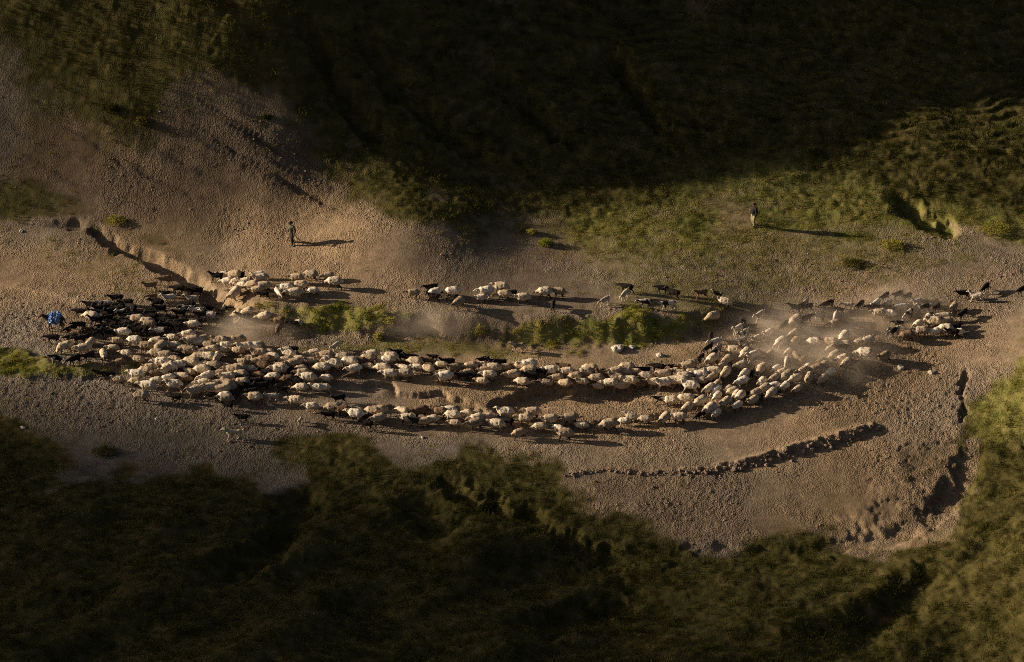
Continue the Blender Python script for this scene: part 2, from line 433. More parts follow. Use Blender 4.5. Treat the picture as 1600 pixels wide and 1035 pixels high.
def mix(nt, fac, a, b, kind='MIX'):
    m = N(nt, 'ShaderNodeMix', data_type='RGBA', blend_type=kind)
    for s, v in ((m.inputs[0], fac), (m.inputs[6], a), (m.inputs[7], b)):
        if hasattr(v, 'links'):
            nt.links.new(v, s)
        elif isinstance(v, (int, float)):
            s.default_value = v
        else:
            s.default_value = (*v, 1)
    return m.outputs[2]

def math_n(nt, op, a, b=0.0):
    m = N(nt, 'ShaderNodeMath', operation=op)
    for s, v in ((m.inputs[0], a), (m.inputs[1], b)):
        if hasattr(v, 'links'):
            nt.links.new(v, s)
        else:
            s.default_value = v
    return m.outputs[0]

def bump(nt, b, h, strength, dist):
    n = N(nt, 'ShaderNodeBump')
    n.inputs['Strength'].default_value = strength; n.inputs['Distance'].default_value = dist
    nt.links.new(h, n.inputs['Height']); nt.links.new(n.outputs[0], b.inputs['Normal'])

def attr(nt, name):
    return N(nt, 'ShaderNodeAttribute', attribute_name=name).outputs['Fac']

def ground_mat():
    m, nt, b = new_mat('trodden_earth_and_turf')
    co = N(nt, 'ShaderNodeTexCoord').outputs['Object']
    big = noise(nt, co, 0.16, 4)
    mid = noise(nt, co, 1.1, 5, 0.65)
    fine = noise(nt, co, 7.0, 4, 0.7)
    dirt = ramp(nt, math_n(nt, 'ADD', math_n(nt, 'MULTIPLY', mid, 0.6), math_n(nt, 'MULTIPLY', big, 0.4)), [(0.3, (0.140, 0.112, 0.084)), (0.52, (0.220, 0.178, 0.134)), (0.72, (0.325, 0.264, 0.198))])
    tone = noise(nt, co, 0.07, 2)
    dirt = mix(nt, ramp(nt, tone, [(0.42, (0, 0, 0)), (0.6, (1, 1, 1))]), dirt, mix(nt, 1.0, dirt, (1.22, 1.12, 0.96), 'MULTIPLY'))
    dirt = mix(nt, 0.7, dirt, ramp(nt, fine, [(0.3, (0.42, 0.41, 0.40)), (0.7, (1.38, 1.34, 1.28))]), 'MULTIPLY')
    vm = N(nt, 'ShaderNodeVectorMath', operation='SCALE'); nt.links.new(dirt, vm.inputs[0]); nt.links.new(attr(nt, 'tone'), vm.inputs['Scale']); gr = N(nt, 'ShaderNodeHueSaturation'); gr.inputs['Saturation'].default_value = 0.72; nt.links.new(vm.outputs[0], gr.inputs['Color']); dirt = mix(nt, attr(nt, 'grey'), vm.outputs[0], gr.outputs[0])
    turf = ramp(nt, mid, [(0.3, (0.042, 0.038, 0.010)), (0.55, (0.074, 0.064, 0.019)), (0.75, (0.130, 0.100, 0.040))])
    turf = mix(nt, attr(nt, 'dry'), turf, ramp(nt, mid, [(0.3, (0.105, 0.118, 0.026)), (0.7, (0.23, 0.205, 0.07))]))
    turf = mix(nt, attr(nt, 'lush'), turf, ramp(nt, mid, [(0.35, (0.10, 0.115, 0.022)), (0.65, (0.23, 0.205, 0.07))]))
    g = attr(nt, 'grass')
    gm = math_n(nt, 'MULTIPLY', math_n(nt, 'SUBTRACT', math_n(nt, 'ADD', g, math_n(nt, 'MULTIPLY', fine, 0.5)), 0.42), 2.2)
    cl = N(nt, 'ShaderNodeClamp'); nt.links.new(gm, cl.inputs[0])
    nt.links.new(mix(nt, cl.outputs[0], dirt, turf), b.inputs['Base Color'])
    clod = N(nt, 'ShaderNodeTexVoronoi'); clod.inputs['Scale'].default_value = 10.0; clod.inputs['Randomness'].default_value = 1.0
    nt.links.new(co, clod.inputs['Vector'])
    hsum = math_n(nt, 'ADD', math_n(nt, 'MULTIPLY', clod.outputs['Distance'], 0.7), math_n(nt, 'MULTIPLY', fine, 0.8))
    hsum = math_n(nt, 'MULTIPLY', hsum, math_n(nt, 'ADD', attr(nt, 'hoof'), 0.10))
    bump(nt, b, hsum, 1.0, 0.10)
    return m

M_GROUND = ground_mat()

nyr, nxr = XX.shape
idx = np.arange(nxr * nyr).reshape(nyr, nxr)
F = np.stack([idx[:-1, :-1], idx[:-1, 1:], idx[1:, 1:], idx[1:, :-1]], -1).reshape(-1, 4)
gme = mesh_np('ground', np.stack([XX, YY, ZZ], -1).reshape(-1, 3), F)
for nm, arr in (('grass', COVER), ('dry', DRY), ('hoof', HOOF), ('tone', TONE_SHADE), ('lush', LUSH), ('grey', patch([(-300, 480), (60, 500), (200, 600), (600, 660), (900, 690), (900, 740), (0, 820), (-300, 820)], 60, 60, 54, 3))):
    a = gme.attributes.new(nm, 'FLOAT', 'POINT')
    a.data.foreach_set('value', arr.astype(np.float32).ravel())
gme.materials.append(M_GROUND)
ground = tag(link('ground', gme), kind='structure')

# ------------------------------------------------------------------ unseen ridge added to shade the slopes, notched to let sun onto the floor
tx, ty = math.cos(SUN_AZ), -math.sin(SUN_AZ)
RL, TEL = 900.0, math.tan(SUN_EL)
lit = lambda xs: TEL * (RL + xs)
ku = [-900, -420, -200, -90, -60, -45, -30, -22, -14.6, -13.1, -11.8, -10.4, -6, 4, 7, 10, 12.4, 16, 18, 21.6, 30, 40, 100, 240, 430, 900]
kh = [60, 190, 250, 256, 254, 248, 243, 238.3, 234.5, 229.5, 226, 222, 200, 200, 222, 227.5, 231.5, 231.5, 233.5, 236.9, 238.4, 246, 252, 248, 185, 60]  # crest heights shaped to set how much sun each strip of ground gets
us = np.concatenate([np.linspace(-900, -45, 90), np.arange(-44, 45, 0.5), np.linspace(46, 900, 90)])
ss = np.concatenate([np.linspace(-430, -8, 40), [0.0], np.linspace(8, 430, 40)])
UU, SS = np.meshgrid(us, ss)
HU = np.interp(UU, ku, kh)
HZ = HU * np.clip(1 - np.abs(SS) / (330 + 60 * vnoise(UU / 90, SS * 0 + 3, 9)), -0.02, 1) ** 1.1
HZ = HZ + sstep(5, 60, np.abs(SS)) * 34 * fbm(UU / 80, SS / 80, 201, 4) - 12 * sstep(0, 60, np.abs(SS))
MXX = -tx * (RL + SS) + (-ty) * UU
MYY = -ty * (RL + SS) + tx * UU
r_, c_ = UU.shape
ix = np.arange(r_ * c_).reshape(r_, c_)
me = mesh_np('sun_block_ridge', np.stack([MXX, MYY, HZ], -1).reshape(-1, 3), np.stack([ix[:-1, :-1], ix[1:, :-1], ix[1:, 1:], ix[:-1, 1:]], -1).reshape(-1, 4))
M_SUN_BLOCK, nt_, b_ = new_mat('sun_block_turf')
nt_.links.new(ramp(nt_, noise(nt_, N(nt_, 'ShaderNodeTexCoord').outputs['Object'], 0.03, 6), [(0.35, (0.05, 0.05, 0.02)), (0.7, (0.14, 0.11, 0.06))]), b_.inputs['Base Color'])
me.materials.append(M_SUN_BLOCK)
tag(link('sun_block_ridge', me), kind='structure')


# ------------------------------------------------------------------ grass (stuff)
def grass_mat(name, stops, through=0.4):
    m, nt, b = new_mat(name)
    rnd = N(nt, 'ShaderNodeObjectInfo').outputs['Random']
    oi = N(nt, 'ShaderNodeObjectInfo')
    drift = noise(nt, oi.outputs['Location'], 0.55, 3, 0.6)
    f = math_n(nt, 'ADD', math_n(nt, 'MULTIPLY', rnd, 0.45), math_n(nt, 'MULTIPLY', math_n(nt, 'SUBTRACT', drift, 0.32), 1.5))
    c = ramp(nt, f, stops)
    nt.links.new(c, b.inputs['Base Color'])
    tr = N(nt, 'ShaderNodeBsdfTranslucent'); nt.links.new(c, tr.inputs[0])
    ms = N(nt, 'ShaderNodeMixShader'); ms.inputs[0].default_value = through
    nt.links.new(b.outputs[0], ms.inputs[1]); nt.links.new(tr.outputs[0], ms.inputs[2])
    nt.links.new(ms.outputs[0], nt.nodes['Material Output'].inputs['Surface'])
    return m

MG_PLAIN = grass_mat('hill_grass', [(0.0, (0.034, 0.038, 0.007)), (0.4, (0.058, 0.062, 0.011)), (0.75, (0.104, 0.096, 0.021)), (1.0, (0.19, 0.148, 0.046))])
MG_LUSH = grass_mat('bank_weeds', [(0.0, (0.13, 0.15, 0.018)), (0.35, (0.23, 0.235, 0.032)), (0.7, (0.34, 0.30, 0.06)), (1.0, (0.42, 0.33, 0.11))], 0.55)
MG_DRY = grass_mat('dry_grass', [(0.0, (0.13, 0.145, 0.022)), (0.45, (0.26, 0.245, 0.05)), (1.0, (0.44, 0.35, 0.12))], 0.5)

def tuft_mesh(name, n, rad, hgt, wid, lean, mat, seed):
    r = np.random.default_rng(seed)
    V, Fc = [], []
    for i in range(n):
        a, q = r.uniform(0, 2 * np.pi), rad * math.sqrt(r.uniform())
        bx, by = q * math.cos(a), q * math.sin(a)
        h = hgt * r.uniform(0.5, 1.15) * (1.0 - 0.45 * (q / rad) ** 2)
        t = r.uniform(0, 2 * np.pi); l = lean * h * r.uniform(0.3, 1.2)
        ox, oy = math.cos(t) * l + bx * 0.5, math.sin(t) * l + by * 0.5
        w = wid * r.uniform(0.6, 1.3); p = r.uniform(0, np.pi)
        wx, wy = math.cos(p) * w, math.sin(p) * w
        k = len(V)
        V += [(bx - wx, by - wy, -0.05), (bx + wx, by + wy, -0.05), (bx + ox * .4 + wx * .8, by + oy * .4 + wy * .8, h * .6), (bx + ox * .4 - wx * .8, by + oy * .4 - wy * .8, h * .6), (bx + ox, by + oy, h)]
        Fc += [(k, k + 1, k + 2), (k, k + 2, k + 3), (k + 3, k + 2, k + 4)]
    me = mesh_np(name, V, Fc, smooth=False)
    me.materials.append(mat)
    return me

def scatter(name, label, protos, xs, ys, scl, lift=0.0, cat='grass'):
    n = len(xs)
    z = h_grid(xs, ys) + lift
    me = bpy.data.meshes.new(name)
    me.vertices.add(n); me.vertices.foreach_set('co', np.stack([xs, ys, z], -1).astype(np.float32).ravel())
    for nm, ty, val in (('scl', 'FLOAT', scl), ('turn', 'FLOAT', rng.uniform(0, 6.283, n)), ('pick', 'INT', rng.integers(0, len(protos), n))):
        a = me.attributes.new(nm, ty, 'POINT'); a.data.foreach_set('value', val.astype(np.float32 if ty == 'FLOAT' else np.int32))
    o = tag(link(name, me), label, cat, kind='stuff')
    col = bpy.data.collections.new(name + '_forms')
    for i, p in enumerate(protos):
        col.objects.link(bpy.data.objects.new('%s_form_%d' % (name, i), p))
    ng = bpy.data.node_groups.new(name + '_nodes', 'GeometryNodeTree')
    ng.interface.new_socket('Geometry', in_out='INPUT', socket_type='NodeSocketGeometry')
    ng.interface.new_socket('Geometry', in_out='OUTPUT', socket_type='NodeSocketGeometry')
    gi, go = ng.nodes.new('NodeGroupInput'), ng.nodes.new('NodeGroupOutput')
    ci = ng.nodes.new('GeometryNodeCollectionInfo'); ci.inputs['Collection'].default_value = col
    ci.inputs['Separate Children'].default_value = True; ci.inputs['Reset Children'].default_value = True
    ip = ng.nodes.new('GeometryNodeInstanceOnPoints'); ip.inputs['Pick Instance'].default_value = True
    def named(nm, ty):
        q = ng.nodes.new('GeometryNodeInputNamedAttribute'); q.data_type = ty; q.inputs['Name'].default_value = nm
        return q.outputs['Attribute']
    cx = ng.nodes.new('ShaderNodeCombineXYZ')
    L = ng.links
    L.new(named('turn', 'FLOAT'), cx.inputs['Z'])
    L.new(gi.outputs[0], ip.inputs['Points']); L.new(ci.outputs[0], ip.inputs['Instance'])
    L.new(named('pick', 'INT'), ip.inputs['Instance Index'])
    L.new(cx.outputs[0], ip.inputs['Rotation']); L.new(named('scl', 'FLOAT'), ip.inputs['Scale'])
    L.new(ip.outputs[0], go.inputs[0])
    md = o.modifiers.new('scatter', 'NODES'); md.node_group = ng
    return o

def sample(density, n_try, test, x0=-36, x1=36, y0=-56, y1=34):
    x, y = rng.uniform(x0, x1, n_try), rng.uniform(y0, y1, n_try)
    px, py = to_pix(x, y, h_grid(x, y))
    inside = (px > -60) & (px < 1660) & (py > -60) & (py < 1110)
    k = inside & (rng.uniform(size=n_try) < density * test(x, y))
    return x[k], y[k]

plain = [tuft_mesh('hill_tuft_%d' % i, 26, 0.24, 0.13, 0.009, 0.9, MG_PLAIN, 200 + i) for i in range(4)]
weeds = [tuft_mesh('weed_tuft_%d' % i, 30, 0.22, 0.17, 0.012, 1.0, MG_LUSH, 220 + i) for i in range(4)]
dryt = [tuft_mesh('dry_tuft_%d' % i, 22, 0.24, 0.10, 0.010, 1.0, MG_DRY, 240 + i) for i in range(4)]
clumpy = lambda x, y: np.clip(0.5 + 0.9 * fbm(x / 0.9, y / 0.9, 301, 4, 0.7), 0.12, 1)
gx_, gy_ = sample(1.0, 150000, lambda x, y: np.clip(0.10 * f_grid(SOFT, x, y) + f_grid(COVER, x, y) * 1.25 - 0.30, 0, 1) ** 1.5 * (1 - f_grid(LUSH, x, y)) * (1 - 0.7 * f_grid(DRY, x, y)) * clumpy(x, y))
scatter('hill_grass', 'dark olive grass covering the slopes on both sides of the valley', plain, gx_, gy_, rng.uniform(0.6, 1.25, len(gx_)) * np.where(rng.uniform(size=len(gx_)) < 0.06, rng.uniform(1.4, 2.2, len(gx_)), 1.0))
gx_, gy_ = sample(0.7, 150000, lambda x, y: f_grid(LUSH, x, y) ** 1.5 * clumpy(x, y) * 1.4)
scatter('bank_weeds', 'bright green weeds on the earth banks in the valley floor', weeds, gx_, gy_, rng.uniform(0.5, 0.95, len(gx_)), cat='weeds')
gx_, gy_ = sample(1.0, 150000, lambda x, y: np.maximum(f_grid(DRY, x, y) * np.clip(f_grid(GRASS, x, y) * 1.3, 0, 1), 0.30 * f_grid(SOFT, x, y) * (1 - f_grid(GRASS, x, y))) * clumpy(x, y))
scatter('dry_grass', 'short dry yellow grass thinning out over the trodden earth', dryt, gx_, gy_, rng.uniform(0.6, 1.3, len(gx_)))

# loose clods and pebbles
def clod_mesh(name, seed, mat, flatn=0.6):
    bm = bmesh.new(); bmesh.ops.create_icosphere(bm, subdivisions=1, radius=1.0)
    r = random.Random(seed)
    for v in bm.verts:
        v.co *= r.uniform(0.65, 1.25); v.co.z *= flatn
    me = bpy.data.meshes.new(name); bm.to_mesh(me); bm.free(); me.materials.append(mat)
    return me

def clod_mat():
    m, nt, b = new_mat('earth_clods')
    rnd = N(nt, 'ShaderNodeObjectInfo').outputs['Random']
    nt.links.new(ramp(nt, rnd, [(0, (0.16, 0.12, 0.095)), (0.7, (0.28, 0.21, 0.16)), (0.97, (0.36, 0.29, 0.23)), (1.0, (0.55, 0.5, 0.43))]), b.inputs['Base Color'])
    return m
M_CLOD = clod_mat()
clods = [clod_mesh('pebble_%d' % i, 400 + i, M_CLOD) for i in range(5)]
gx_, gy_ = sample(0.6, 300000, lambda x, y: np.clip(f_grid(HOOF, x, y) - 0.3, 0, 1) ** 1.5)
scatter('loose_clods', 'small loose clods and pebbles strewn over the bare earth', clods, gx_, gy_, 0.014 + 0.07 * rng.uniform(size=len(gx_)) ** 6, 0.006, cat='pebbles')

# ridge of thrown-up clods beside the lower path: each clod a piece of it
M_BERM, nt_, b_ = new_mat('thrown_up_earth')
nt_.links.new(ramp(nt_, noise(nt_, N(nt_, 'ShaderNodeTexCoord').outputs['Object'], 2.2, 4), [(0.3, (0.15, 0.11, 0.085)), (0.7, (0.30, 0.225, 0.17))]), b_.inputs['Base Color'])
berm = bpy.data.objects.new('clod_ridge', None); COL.objects.link(berm); tag(berm, 'long curved ridge of thrown-up earth clods beside the lower path', 'earth ridge')
berm_forms = []
for i in range(6):
    bm = bmesh.new(); bmesh.ops.create_icosphere(bm, subdivisions=2, radius=1.0); r = random.Random(500 + i)
    ox = [r.uniform(-9, 9) for _ in range(3)]
    from mathutils import noise as mnoise
    for v in bm.verts:
        v.co *= 1.0 + 0.55 * mnoise.noise(v.co * 1.7 + Vector(ox)) + 0.15 * r.uniform(-1, 1); v.co.z *= 0.75
    me = bpy.data.meshes.new('clod'); bm.to_mesh(me); bm.free(); me.materials.append(M_BERM); berm_forms.append(me)
bx_, by_, _ = cast([p[0] for p in BERM_PX], [p[1] for p in BERM_PX], h_grid)
seglen = np.concatenate([[0], np.cumsum(np.hypot(np.diff(bx_), np.diff(by_)))])
s_ = 0.0
while s_ < seglen[-1]:
    f_ = s_ / seglen[-1]
    cx_, cy_ = np.interp(s_, seglen, bx_), np.interp(s_, seglen, by_)
    k_ = (0.045 + 0.11 * random.random() ** 2.5) * (0.75 + 0.4 * f_)
    for _ in range(random.choice((1, 2, 2)) + (1 if f_ > .5 else 0)):
        qx, qy = cx_ + random.gauss(0, .15), cy_ - (random.uniform(-0.05, 0.2 + 0.25 * f_) if random.random() < .88 else random.gauss(0.2, 0.6))
        kk = k_ * random.uniform(.6, 1.2)
        c = link('clod', random.choice(berm_forms), berm)
        c.location = (qx, qy, float(h_grid(np.array([qx]), np.array([qy]))[0]) + kk * .2)
        c.scale = (kk, kk * random.uniform(.8, 1.2), kk * random.uniform(.8, 1.1)); c.rotation_euler = (0, 0, random.uniform(0, 6.28))
    s_ += k_ * 1.7

#ANIMALS
# ------------------------------------------------------------------ animals: one closed skin each
def remeshed(name, parts, voxel, faces=None):
    """parts: ('e', tag, centre, radii) ellipsoid or ('c', tag, p0, p1, r0, r1) tapered limb; returns one skin with a tag per face"""
    bm = bmesh.new()
    for p in parts:
        if p[0] == 'e':
            m = Matrix.Translation(p[2]) @ Matrix.Diagonal((*p[3], 1.0))
            bmesh.ops.create_icosphere(bm, subdivisions=3, radius=1.0, matrix=m)
        else:
            a, b = Vector(p[2]), Vector(p[3])
            d = b - a
            m = Matrix.Translation((a + b) / 2) @ d.to_track_quat('Z', 'Y').to_matrix().to_4x4()
            bmesh.ops.create_cone(bm, cap_ends=True, segments=10, radius1=p[4], radius2=p[5], depth=d.length, matrix=m)
            for q, r in ((a, p[4]), (b, p[5])):
                bmesh.ops.create_icosphere(bm, subdivisions=2, radius=r, matrix=Matrix.Translation(q))
    me = bpy.data.meshes.new(name); bm.to_mesh(me); bm.free()
    o = bpy.data.objects.new(name + '_tmp', me); COL.objects.link(o)
    r = o.modifiers.new('r', 'REMESH'); r.mode = 'VOXEL'; r.voxel_size = voxel
    s = o.modifiers.new('s', 'SMOOTH'); s.factor = 0.5; s.iterations = 2
    if faces:
        dg = bpy.context.evaluated_depsgraph_get()
        n = len(o.evaluated_get(dg).data.polygons) * 2
        d = o.modifiers.new('d', 'DECIMATE'); d.ratio = min(1.0, faces / n)
    dg = bpy.context.evaluated_depsgraph_get()
    out = bpy.data.meshes.new_from_object(o.evaluated_get(dg))
    bpy.data.objects.remove(o); bpy.data.meshes.remove(me)
    out.name = name
    co = np.empty(len(out.vertices) * 3, np.float32); out.vertices.foreach_get('co', co); co = co.reshape(-1, 3)
    tags, D = [], []
    for p in parts:
        tags.append(p[1])
        if p[0] == 'e':
            q = (co - np.array(p[2])) / np.array(p[3]); D.append((np.linalg.norm(q, axis=1) - 1) * min(p[3]))
        else:
            a, b = np.array(p[2]), np.array(p[3]); u = b - a
            t = np.clip(((co - a) @ u) / (u @ u), 0, 1)
            D.append(np.linalg.norm(co - a - t[:, None] * u, axis=1) - (p[4] + (p[5] - p[4]) * t))
    vt = np.argmin(np.array(D), 0)
    vtag = np.array([tags[i] for i in vt])
    return out, co, vtag

def finish(me, co, vtag, mats, wool=None, seed=0):
    order = list(mats)
    for t in order:
        me.materials.append(mats[t])
    code = np.array([order.index(t) for t in vtag])
    for p in me.polygons:
        p.use_smooth = True
        c = [code[v] for v in p.vertices]
        p.material_index = max(set(c), key=c.count)
    if wool:
        nrm = np.empty(len(me.vertices) * 3, np.float32); me.vertices.foreach_get('normal', nrm); nrm = nrm.reshape(-1, 3)
        for i, v in enumerate(me.vertices):
            if vtag[i] in wool:
                a, f = wool[vtag[i]]
                k = mnoise.noise(Vector(co[i]) * f + Vector((seed * 3.1, 1.7, 0))) + 0.5 * mnoise.noise(Vector(co[i]) * f * 2.3)
                v.co = Vector(co[i] + nrm[i] * a * k)
    me.update()
    return me

def coat_mat(name, stops, blotch=None, scale=9.0, dirty=None):
    m, nt, b = new_mat(name)
    co = N(nt, 'ShaderNodeTexCoord').outputs['Object']
    rnd = N(nt, 'ShaderNodeObjectInfo').outputs['Random']
    base = ramp(nt, rnd, stops)
    off = N(nt, 'ShaderNodeVectorMath', operation='ADD'); nt.links.new(co, off.inputs[0])
    sc = math_n(nt, 'MULTIPLY', rnd, 57.0)
    cx = N(nt, 'ShaderNodeCombineXYZ'); nt.links.new(sc, cx.inputs[0]); nt.links.new(sc, cx.inputs[1]); nt.links.new(cx.outputs[0], off.inputs[1])
    if blotch:
        n = noise(nt, off.outputs[0], 2.4, 1)
        base = mix(nt, ramp(nt, n, [(0.47, (0, 0, 0)), (0.53, (1, 1, 1))]), base, blotch)
    if dirty:
        nd = noise(nt, off.outputs[0], 3.2, 3, 0.6)
        base = mix(nt, math_n(nt, 'MULTIPLY', ramp(nt, nd, [(0.48, (0, 0, 0)), (0.68, (1, 1, 1))]), 0.65), base, dirty)
    n2 = noise(nt, off.outputs[0], scale, 4, 0.7)
    base = mix(nt, 0.6, base, ramp(nt, n2, [(0.34, (0.26, 0.22, 0.19)), (0.58, (1.2, 1.17, 1.12))]), 'MULTIPLY')
    nt.links.new(base, b.inputs['Base Color'])
    bump(nt, b, n2, 0.8, 0.03)
    return m

W_CREAM = coat_mat('cream_fleece', [(0, (0.30, 0.23, 0.15)), (0.12, (0.40, 0.345, 0.28)), (0.24, (0.52, 0.41, 0.28)), (0.5, (0.64, 0.55, 0.42)), (0.8, (0.75, 0.665, 0.53)), (1, (0.88, 0.82, 0.71))], scale=15.0, dirty=(0.27, 0.20, 0.135))
W_BROWN = coat_mat('brown_fleece', [(0, (0.11, 0.075, 0.05)), (0.5, (0.20, 0.14, 0.09)), (1, (0.30, 0.21, 0.14))])
H_DARK = coat_mat('dark_face', [(0, (0.03, 0.024, 0.02)), (1, (0.07, 0.05, 0.04))])
H_LIGHT = coat_mat('pale_face', [(0, (0.06, 0.045, 0.035)), (0.35, (0.12, 0.09, 0.065)), (0.55, (0.30, 0.24, 0.18)), (1, (0.55, 0.47, 0.38))])
G_BLACK = coat_mat('black_goat_hair', [(0, (0.012, 0.011, 0.012)), (1, (0.035, 0.03, 0.03))])
G_WHITE = coat_mat('white_goat_hair', [(0, (0.50, 0.44, 0.36)), (1, (0.70, 0.66, 0.58))])
G_PIED = coat_mat('pied_goat_hair', [(0, (0.36, 0.33, 0.30)), (1, (0.60, 0.56, 0.50))], blotch=(0.03, 0.026, 0.025))
G_RUST = coat_mat('tawny_goat_hair', [(0, (0.10, 0.062, 0.038)), (1, (0.24, 0.165, 0.105))])
HORN, _n, _b = new_mat('horn'); _b.inputs['Base Color'].default_value = (0.10, 0.085, 0.065, 1)

def legs(front, hind, top, stride, r0, r1, half, hockback, lift=0.0):
    """four jointed legs; stride: swing of each foot along the walk"""
    P = []
    for k, (s, x0) in enumerate(((1, front), (-1, front), (1, hind), (-1, hind))):
        w = stride[k]
        y = s * half
        if x0 == front:
            kn = (x0 + w * 0.35 + (0.03 if w > 0 else 0.0), y, top * 0.50)
            ft = (x0 + w, y, 0.025 + (0.05 if w < -0.1 else 0))
            P += [('c', 'leg', (x0, y, top), kn, r0, r1 * 1.15), ('c', 'leg', kn, ft, r1 * 1.1, r1), ('c', 'leg', ft, (ft[0] + 0.03, y, 0.02), r1, r1 * 1.05)]
        else:
            st = (x0 + 0.05 + w * 0.15, y, top * 0.74)
            hk = (x0 - hockback + w * 0.6, y, top * 0.42)
            ft = (x0 + w, y, 0.025 + (0.04 if w < -0.1 else 0))
            P += [('c', 'leg', (x0, y, top), st, r0 * 1.35, r0), ('c', 'leg', st, hk, r0, r1 * 1.1), ('c', 'leg', hk, ft, r1 * 1.1, r1), ('c', 'leg', ft, (ft[0] + 0.03, y, 0.02), r1, r1 * 1.05)]
    return P

STRIDES = [(0.02, -0.03, 0.02, -0.02), (0.16, -0.16, -0.15, 0.14), (-0.12, 0.15, 0.14, -0.17), (0.20, 0.12, -0.20, -0.10)]

def sheep_mesh(name, stride, head, fleece, face, seed, plump=1.0):
    P = [('e', 'wool', (0.0, 0, 0.60), (0.44, 0.255 * plump, 0.25)), ('e', 'wool', (-0.17, 0, 0.60), (0.29, 0.27 * plump, 0.26)), ('e', 'wool', (0.22, 0, 0.60), (0.23, 0.225 * plump, 0.24)), ('e', 'wool', (0.0, 0, 0.49), (0.36, 0.22 * plump, 0.17))]
    hx, hz = {'level': (0.63, 0.70), 'up': (0.57, 0.84), 'graze': (0.62, 0.18), 'low': (0.63, 0.50)}[head]
    nz = {'level': -0.09, 'up': -0.05, 'graze': -0.12, 'low': -0.12}[head]
    P += [('c', 'wool', (0.34, 0, 0.60), (hx - 0.07, 0, hz), 0.15, 0.09), ('e', 'face', (hx, 0, hz), (0.085, 0.062, 0.072)), ('c', 'face', (hx + 0.02, 0, hz - 0.01), (hx + 0.145, 0, hz + nz), 0.058, 0.036)]
    for s in (1, -1):
        P.append(('c', 'face', (hx - 0.04, s * 0.05, hz + 0.03), (hx - 0.06, s * 0.135, hz - 0.005), 0.026, 0.020))
    P += [('c', 'wool', (-0.44, 0, 0.66), (-0.50, 0, 0.46), 0.07, 0.055)]
    P += legs(0.25, -0.27, 0.42, stride, 0.060, 0.030, 0.125, 0.05)
    me, co, vt = remeshed(name, P, 0.022, 2300)
    return finish(me, co, vt, {'wool': fleece, 'face': face, 'leg': face}, {'wool': (0.036, 13.0)}, seed)

def goat_mesh(name, stride, head, hair, seed, horns=True):
    P = [('e', 'hair', (0.0, 0, 0.62), (0.43, 0.170, 0.195)), ('e', 'hair', (-0.22, 0, 0.62), (0.24, 0.175, 0.19)), ('e', 'hair', (0.24, 0, 0.62), (0.20, 0.135, 0.19)), ('e', 'hair', (0.0, 0, 0.53), (0.33, 0.13, 0.12))]
    hx, hz = {'level': (0.64, 0.80), 'up': (0.60, 0.92), 'graze': (0.66, 0.20), 'low': (0.70, 0.66)}[head]
    nz = {'level': -0.10, 'up': -0.06, 'graze': -0.13, 'low': -0.12}[head]
    P += [('c', 'hair', (0.36, 0, 0.68), (hx - 0.05, 0, hz - 0.01), 0.115, 0.062), ('e', 'hair', (hx, 0, hz), (0.080, 0.052, 0.062)), ('c', 'hair', (hx + 0.02, 0, hz), (hx + 0.15, 0, hz + nz), 0.048, 0.030), ('c', 'hair', (hx + 0.11, 0, hz + nz - 0.02), (hx + 0.10, 0, hz + nz - 0.10), 0.018, 0.010)]
    for s in (1, -1):
        P.append(('c', 'hair', (hx - 0.03, s * 0.045, hz + 0.015), (hx - 0.05, s * 0.125, hz - 0.045), 0.022, 0.018))
        if horns:
            P += [('c', 'horn', (hx - 0.01, s * 0.028, hz + 0.05), (hx - 0.06, s * 0.05, hz + 0.15), 0.020, 0.017), ('c', 'horn', (hx - 0.06, s * 0.05, hz + 0.15), (hx - 0.15, s * 0.085, hz + 0.20), 0.017, 0.013)]
    P += [('c', 'hair', (-0.43, 0, 0.70), (-0.51, 0, 0.79), 0.035, 0.022)]
    P += legs(0.27, -0.29, 0.50, stride, 0.058, 0.026, 0.085, 0.06)
    me, co, vt = remeshed(name, P, 0.018, 2200)
    return finish(me, co, vt, {'hair': hair, 'leg': hair, 'horn': HORN}, {'hair': (0.014, 14.0)}, seed)

SHEEP = {}
_heads = ['level', 'low', 'level', 'up', 'graze']
for kind, fl, fc in (('s', W_CREAM, H_LIGHT), ('d', W_CREAM, H_DARK), ('b', W_BROWN, H_DARK)):
    SHEEP[kind] = []
    for i, hd in enumerate(_heads[:5] if kind == 's' else _heads[:3]):
        SHEEP[kind].append(sheep_mesh('sheep', STRIDES[i % 4], hd, fl, fc, i, 1.0 + 0.08 * (i % 3 - 1)))
GOAT = {}
for kind, hr in (('k', G_BLACK), ('w', G_WHITE), ('g', G_PIED), ('r', G_RUST)):
    GOAT[kind] = [goat_mesh('goat', STRIDES[(i + 1) % 4], hd, hr, i, True) for i, hd in enumerate(['level', 'low', 'up'])]

